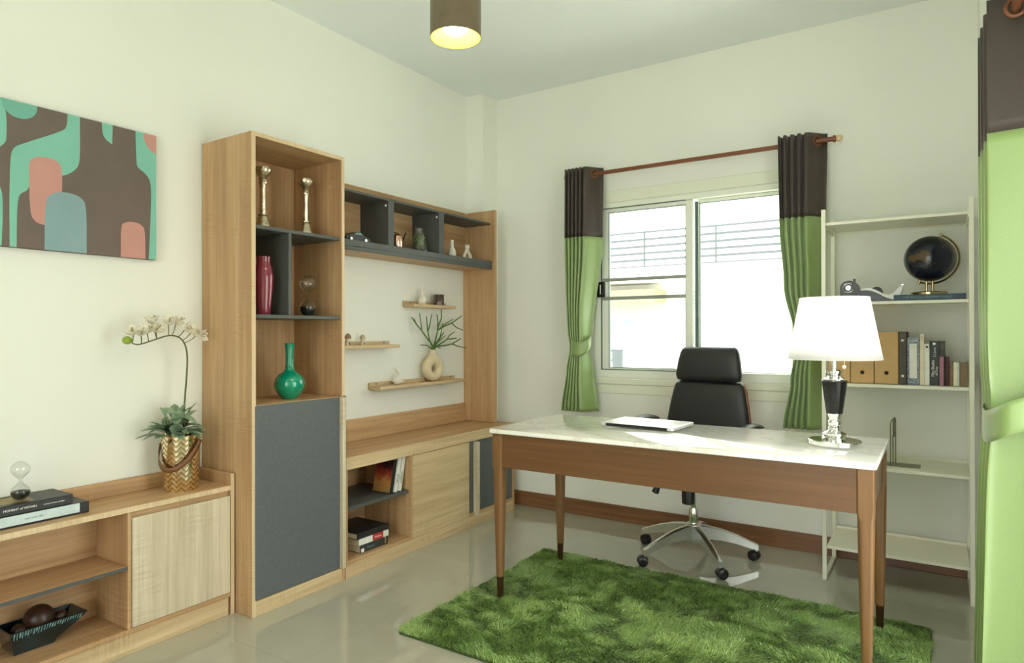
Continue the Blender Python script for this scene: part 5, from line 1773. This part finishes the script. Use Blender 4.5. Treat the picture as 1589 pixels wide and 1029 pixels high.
lean_book('leaning dark book with a warm coloured picture on its cover', 2.598, 0.024, 0.186, 0.125, -2.468, 12, 'book_black', 'cover_warm_pattern')
lean_book('leaning white book right behind the dark picture book', 2.632, 0.022, 0.182, 0.130, -2.466, 12, 'book_white', None, 'SLOW')
lean_book('leaning white book nearest the oak divider', 2.664, 0.026, 0.182, 0.130, -2.468, 12, 'book_white', None, 'PRESENT')
bA = book('book', 'thick dark book at the bottom of the pile in the bench niche', -2.70, -2.468, 2.386, 2.586, ZB2, ZB2 + 0.042, '+x', 'book_charcoal', GB)
text_part(bA, 'spine_text', 'Interiors', 0.014, frame_mat((-2.4676, 2.46, ZB2 + 0.021), (0, 1, 0), (0, 0, 1)), 'print_grey')
part(bA, 'spine_label', MB().box(-2.4685, -2.4672, 2.392, 2.412, ZB2 + 0.004, ZB2 + 0.022, 0), 'print_white')
part(bA, 'ribbon', MB().box(-2.4685, -2.4670, 2.562, 2.570, ZB2 + 0.006, ZB2 + 0.042, 0), 'print_gold')
zb = ZB2 + 0.0425
bB = book('book', 'white spined book with a red title block in the middle of the pile', -2.71, -2.466, 2.376, 2.588, zb, zb + 0.034, '+x', 'book_white', GB)
part(bB, 'spine_label', MB().box(-2.4665, -2.4652, 2.472, 2.548, zb + 0.001, zb + 0.033, 0), 'book_red', label='red title block')
text_part(bB, 'spine_text', 'Science', 0.017, frame_mat((-2.4650, 2.510, zb + 0.017), (0, 1, 0), (0, 0, 1)), 'print_white')
zb += 0.0345
book('book', 'thin black book on top of the pile in the bench niche', -2.70, -2.462, 2.358, 2.586, zb, zb + 0.030, '+x', 'book_black', GB)

# ================================================================== LOW CABINET ITEMS
ZT = 0.5525
b1 = book('book', 'pale teal book lying under the black book on the low cabinet', -2.778, -2.606, 0.900, 1.180, ZT, ZT + 0.040, '+x', 'book_black')
part(b1, 'dust_jacket', MB().box(-2.6065, -2.6045, 0.900, 1.148, ZT + 0.007, ZT + 0.0395, 0.0003), 'book_teal', label='pale teal jacket on the spine')
text_part(b1, 'spine_text', 'our own life', 0.011, frame_mat((-2.6040, 1.005, ZT + 0.023), (0, 1, 0), (0, 0, 1)), 'print_grey')
zb = ZT + 0.0405
b2 = book('book', 'black book with white title under the hourglass', -2.772, -2.614, 0.840, 1.130, zb, zb + 0.034, '+x', 'book_black')
text_part(b2, 'spine_text', 'MOMENT of WITHIN', 0.0105, frame_mat((-2.6134, 0.968, zb + 0.017), (0, 1, 0), (0, 0, 1)), 'print_white')
text_part(b2, 'spine_text', 'a study of rooms and light', 0.0062, frame_mat((-2.6134, 1.070, zb + 0.017), (0, 1, 0), (0, 0, 1)), 'print_white')
part(b2, 'cover_print', MB().box(-2.74, -2.64, 0.87, 1.02, zb + 0.0338, zb + 0.0343, 0), 'print_gold', label='faded gold print')
hourglass(-2.672, 0.990, zb + 0.0345, 0.133, 0.029, 'small clear hourglass on the stacked books', 0.030)

# gold pot with plants
qx, qy = -2.672, 1.566
pt_ = thing('flower_pot', 'gold chevron pot with a leather handle on the low cabinet', 'pot', (qx, qy, ZT))
part(pt_, 'body', MB().lathe([(0.066, 0), (0.0685, 0.004), (0.0745, 0.226), (0.0755, 0.229), (0.0725, 0.229), (0.070, 0.20)], (0, 0, 0), 72), 'gold_chevron', world=False)
part(pt_, 'soil', MB().lathe([(0.0700, 0.195), (0.069, 0.206), (0.001, 0.208)], (0, 0, 0), 28), 'soil_dark', world=False)
hpts = []
for k in range(21):
    a = PI * k / 20
    # strap hangs in front of the pot from rivets at both sides
    ca = math.cos(a)
    sa = math.sin(a)
    out_ = Vector((0.545, -0.839, 0))
    side_ = Vector((0.839, 0.545, 0))
    hpts.append(side_ * 0.083 * ca + out_ * (0.082 * sa) + Vector((0, 0, 0.198 - 0.105 * sa + 0.012 * ca)))
hb = MB()
rows = []
for i, p in enumerate(hpts):
    tdir = (hpts[min(i + 1, 20)] - hpts[max(i - 1, 0)]).normalized()
    nrm = Vector((p.x, p.y, 0)).normalized()
    wv = tdir.cross(nrm).normalized() * 0.010
    rows.append([p - wv, p + wv])
hb.grid(rows)
ho = part(pt_, 'handle', hb, 'leather_brown', world=False, solid=0.003, label='brown leather strap handle')
b = MB()
for p in (hpts[0], hpts[-1]):
    b.sphere(p * 1.0 + Vector((p.x, p.y, 0)).normalized() * 0.003, 0.006, 12, 8)
part(ho, 'rivet', b, 'brass', world=False)

orc = thing('orchid_plant', 'artificial white orchid with dusty green leaves growing from the gold pot', 'plant', (qx, qy, ZT + 0.208))
stem = [(1.580, 0.745), (1.585, 0.902), (1.597, 1.032), (1.600, 1.127), (1.577, 1.182), (1.527, 1.199), (1.460, 1.178), (1.396, 1.156), (1.371, 1.164)]
sp3 = chaikin([(-2.680, y, z_) for y, z_ in stem], 2, False)
so = part(orc, 'stem', MB().tube(sp3, [0.0042 - 0.002 * i / len(sp3) for i in range(len(sp3))], 8), 'stem_olive')
# bud leaf at the tip
bl = MB()
bl.sphere((-2.680, 1.352, 1.176), 0.020, 14, 10, sc=(0.35, 1.0, 0.8))
part(so, 'tip_leaf', bl, 'leaf_bud')


def petal_mesh(mb, base, d, up, L, W):
    d = Vector(d).normalized()
    s = d.cross(Vector(up))
    if s.length < 0.05:
        s = d.cross(Vector((1, 0.2, 0.1)))
    s.normalize()
    n_ = s.cross(d)
    rows = []
    for q in np.linspace(0, 1, 7):
        w = W * (math.sin(PI * min(1, q * 0.92 + 0.06)) ** 0.8)
        c = Vector(base) + d * L * q + n_ * (0.30 * L * q * q)
        rows.append([c - s * w + n_ * w * 0.3, c, c + s * w + n_ * w * 0.3])
    mb.grid(rows)


blooms = [((-2.672, 1.372, 1.196), (0.3, -0.5, 0.8)), ((-2.665, 1.398, 1.200), (0.8, -0.4, 0.5)), ((-2.672, 1.425, 1.205), (0.5, 0.1, 0.9)), ((-2.664, 1.456, 1.212), (0.9, 0.0, 0.5)),
          ((-2.680, 1.450, 1.240), (0.2, -0.2, 1.0)), ((-2.668, 1.510, 1.238), (0.6, -0.2, 0.8)), ((-2.676, 1.545, 1.238), (0.5, 0.5, 0.8)), ((-2.660, 1.575, 1.218), (0.9, 0.3, 0.3)), ((-2.665, 1.605, 1.205), (0.7, 0.6, 0.2)), ((-2.655, 1.628, 1.196), (0.8, 0.5, -0.1))]
for k, (c, dr_) in enumerate(blooms):
    ax = Vector(dr_).normalized()
    s1 = ax.cross(Vector((0.1, 0.3, 1))).normalized()
    s2 = ax.cross(s1)
    fb = MB()
    npet = 6
    for q in range(npet):
        a = 2 * PI * q / npet + k
        dd = (s1 * math.cos(a) + s2 * math.sin(a)) * 0.8 + ax * 0.55
        petal_mesh(fb, c, dd, ax, rnd.uniform(0.036, 0.047), rnd.uniform(0.013, 0.018))
    bo = part(orc, 'flower', fb, 'petal_white', smooth=True, angle=80)
    stb = MB()
    for q in range(3):
        e_ = Vector(c) + ax * rnd.uniform(0.030, 0.045) + s1 * rnd.uniform(-0.012, 0.012) + s2 * rnd.uniform(-0.012, 0.012)
        stb.tube([c, Vector(c).lerp(e_, 0.6), e_], [0.0008, 0.0007, 0.0018], 5)
    part(bo, 'stamen', stb, 'print_gold')
    # short pedicel to the nearest point of the stem
    near = min(sp3, key=lambda p: (Vector(p) - Vector(c)).length)
    part(bo, 'pedicel', MB().tube([near, Vector(near).lerp(Vector(c), 0.5) + Vector((0.002, 0, -0.003)), c], [0.0018, 0.0018, 0.0022], 6), 'stem_olive')


def leaf_mesh(mb, base, d, L, W, droop):
    d = Vector(d).normalized()
    s = d.cross(Vector((0, 0, 1)))
    if s.length < 0.1:
        s = Vector((1, 0, 0))
    s.normalize()
    rows = []
    for q in np.linspace(0, 1, 8):
        w = W * (max(0.0, math.sin(PI * min(1.0, 0.08 + q * 0.92))) ** 0.75) * (1 - 0.25 * q)
        c = Vector(base) + d * L * q + Vector((0, 0, -droop * L * q * q))
        rows.append([c - s * w + Vector((0, 0, w * 0.35)), c, c + s * w + Vector((0, 0, w * 0.35))])
    mb.grid(rows)


nl = 0
for k in range(62):
    if k < 46:
        a = rnd.uniform(0, 2 * PI)
        el = rnd.uniform(0.05, 1.25)
        r_ = rnd.uniform(0.002, 0.05)
        zb_ = rnd.uniform(0.765, 0.865)
    else:
        a = rnd.uniform(0, 2 * PI)
        el = rnd.uniform(-0.1, 0.5)
        r_ = rnd.uniform(0.04, 0.06)
        zb_ = rnd.uniform(0.775, 0.81)
    base = (qx + r_ * math.cos(a), qy - 0.030 + 1.1 * r_ * math.sin(a), zb_)
    d = (math.cos(a) * math.cos(el), math.sin(a) * math.cos(el), math.sin(el))
    L = rnd.uniform(0.060, 0.098)
    tip = base[0] + d[0] * L
    if tip < -2.788:
        d = (abs(d[0]) * 0.5, d[1], d[2])
    if base[1] + d[1] * L > 1.72:
        L *= 0.55
    lb = MB()
    leaf_mesh(lb, base, d, L, rnd.uniform(0.019, 0.028), rnd.uniform(0.0, 0.45))
    part(orc, 'leaf', lb, 'leaf_dusty', angle=80)
b = MB()
for k in range(9):
    a = k * 0.7
    b.tube([(qx + 0.02 * math.cos(a), qy - 0.01 + 0.02 * math.sin(a), 0.755), (qx + 0.035 * math.cos(a), qy - 0.025 + 0.04 * math.sin(a), 0.86)], [0.002, 0.0012], 5)
part(orc, 'leaf_stalks', b, 'stem_olive')

# ceramic trough bowl
BZ = 0.0945
bw = thing('ceramic_bowl', 'long dark teal glazed ceramic bowl in the niche of the low cabinet', 'bowl', (-2.71, 1.06, BZ))


def brect(xa, xb, ya, yb, z_):
    return [(xa, ya, z_), (xb, ya, z_), (xb, yb, z_), (xa, yb, z_)]


b = MB()
b.grid([brect(-2.765, -2.672, 0.972, 1.090, BZ), brect(-2.768, -2.669, 0.970, 1.094, BZ + 0.006), brect(-2.766, -2.666, 0.966, 1.100, BZ + 0.016), brect(-2.770, -2.654, 0.958, 1.150, BZ + 0.050)], close_u=True, cap=False)
b.bm.faces.new([b.bm.verts.new(p) for p in brect(-2.765, -2.672, 0.972, 1.090, BZ)])
part(bw, 'body', b, 'teal_glaze', smooth=False)
b = MB()
b.grid([brect(-2.770, -2.654, 0.958, 1.150, BZ + 0.050), brect(-2.774, -2.647, 0.950, 1.194, BZ + 0.085), brect(-2.770, -2.651, 0.954, 1.189, BZ + 0.086), brect(-2.762, -2.668, 0.972, 1.115, BZ + 0.030), brect(-2.75, -2.68, 0.985, 1.08, BZ + 0.022)], close_u=True)
b.bm.faces.new([b.bm.verts.new(p) for p in brect(-2.75, -2.68, 0.985, 1.08, BZ + 0.022)])
part(bw, 'rim_band', b, 'teal_glaze', smooth=False)
b = MB()
for k in range(26):
    q0 = 0.962 + k * 0.0083
    f_ = (k + 0.5) / 26
    ln = rnd.uniform(0.014, 0.026) * (1 - 0.35 * f_)
    yb0, yb1 = q0, q0 + rnd.uniform(0.003, 0.006)
    x_t, x_b = -2.6463, -2.6463 - 0.2 * ln
    vs = [b.bm.verts.new(p) for p in ((x_t, yb0, BZ + 0.0835), (x_t, yb1, BZ + 0.0835), (x_b, yb1 - 0.001 - 0.3 * ln * f_, BZ + 0.0835 - ln), (x_b, yb0 - 0.3 * ln * f_, BZ + 0.0835 - ln))]
    b.bm.faces.new(vs)
part(bw, 'glaze_drips', b, 'teal_glaze_light', smooth=False, solid=0.0006, label='pale teal glaze drips')
for (x_, y_, r_, z_, lab) in ((-2.708, 1.060, 0.0485, BZ + 0.0905, 'largest dark brown wooden ball, on top in the bowl'), (-2.707, 0.999, 0.026, BZ + 0.066, 'dark brown ball at the left end of the bowl'), (-2.706, 1.126, 0.024, BZ + 0.074, 'small dark brown ball at the right end of the bowl')):
    single('decor_ball', MB().sphere((x_, y_, z_), r_, 32, 20), 'dark_ball', lab, 'ball', (x_, y_, z_ - r_), group='dark balls in the bowl')
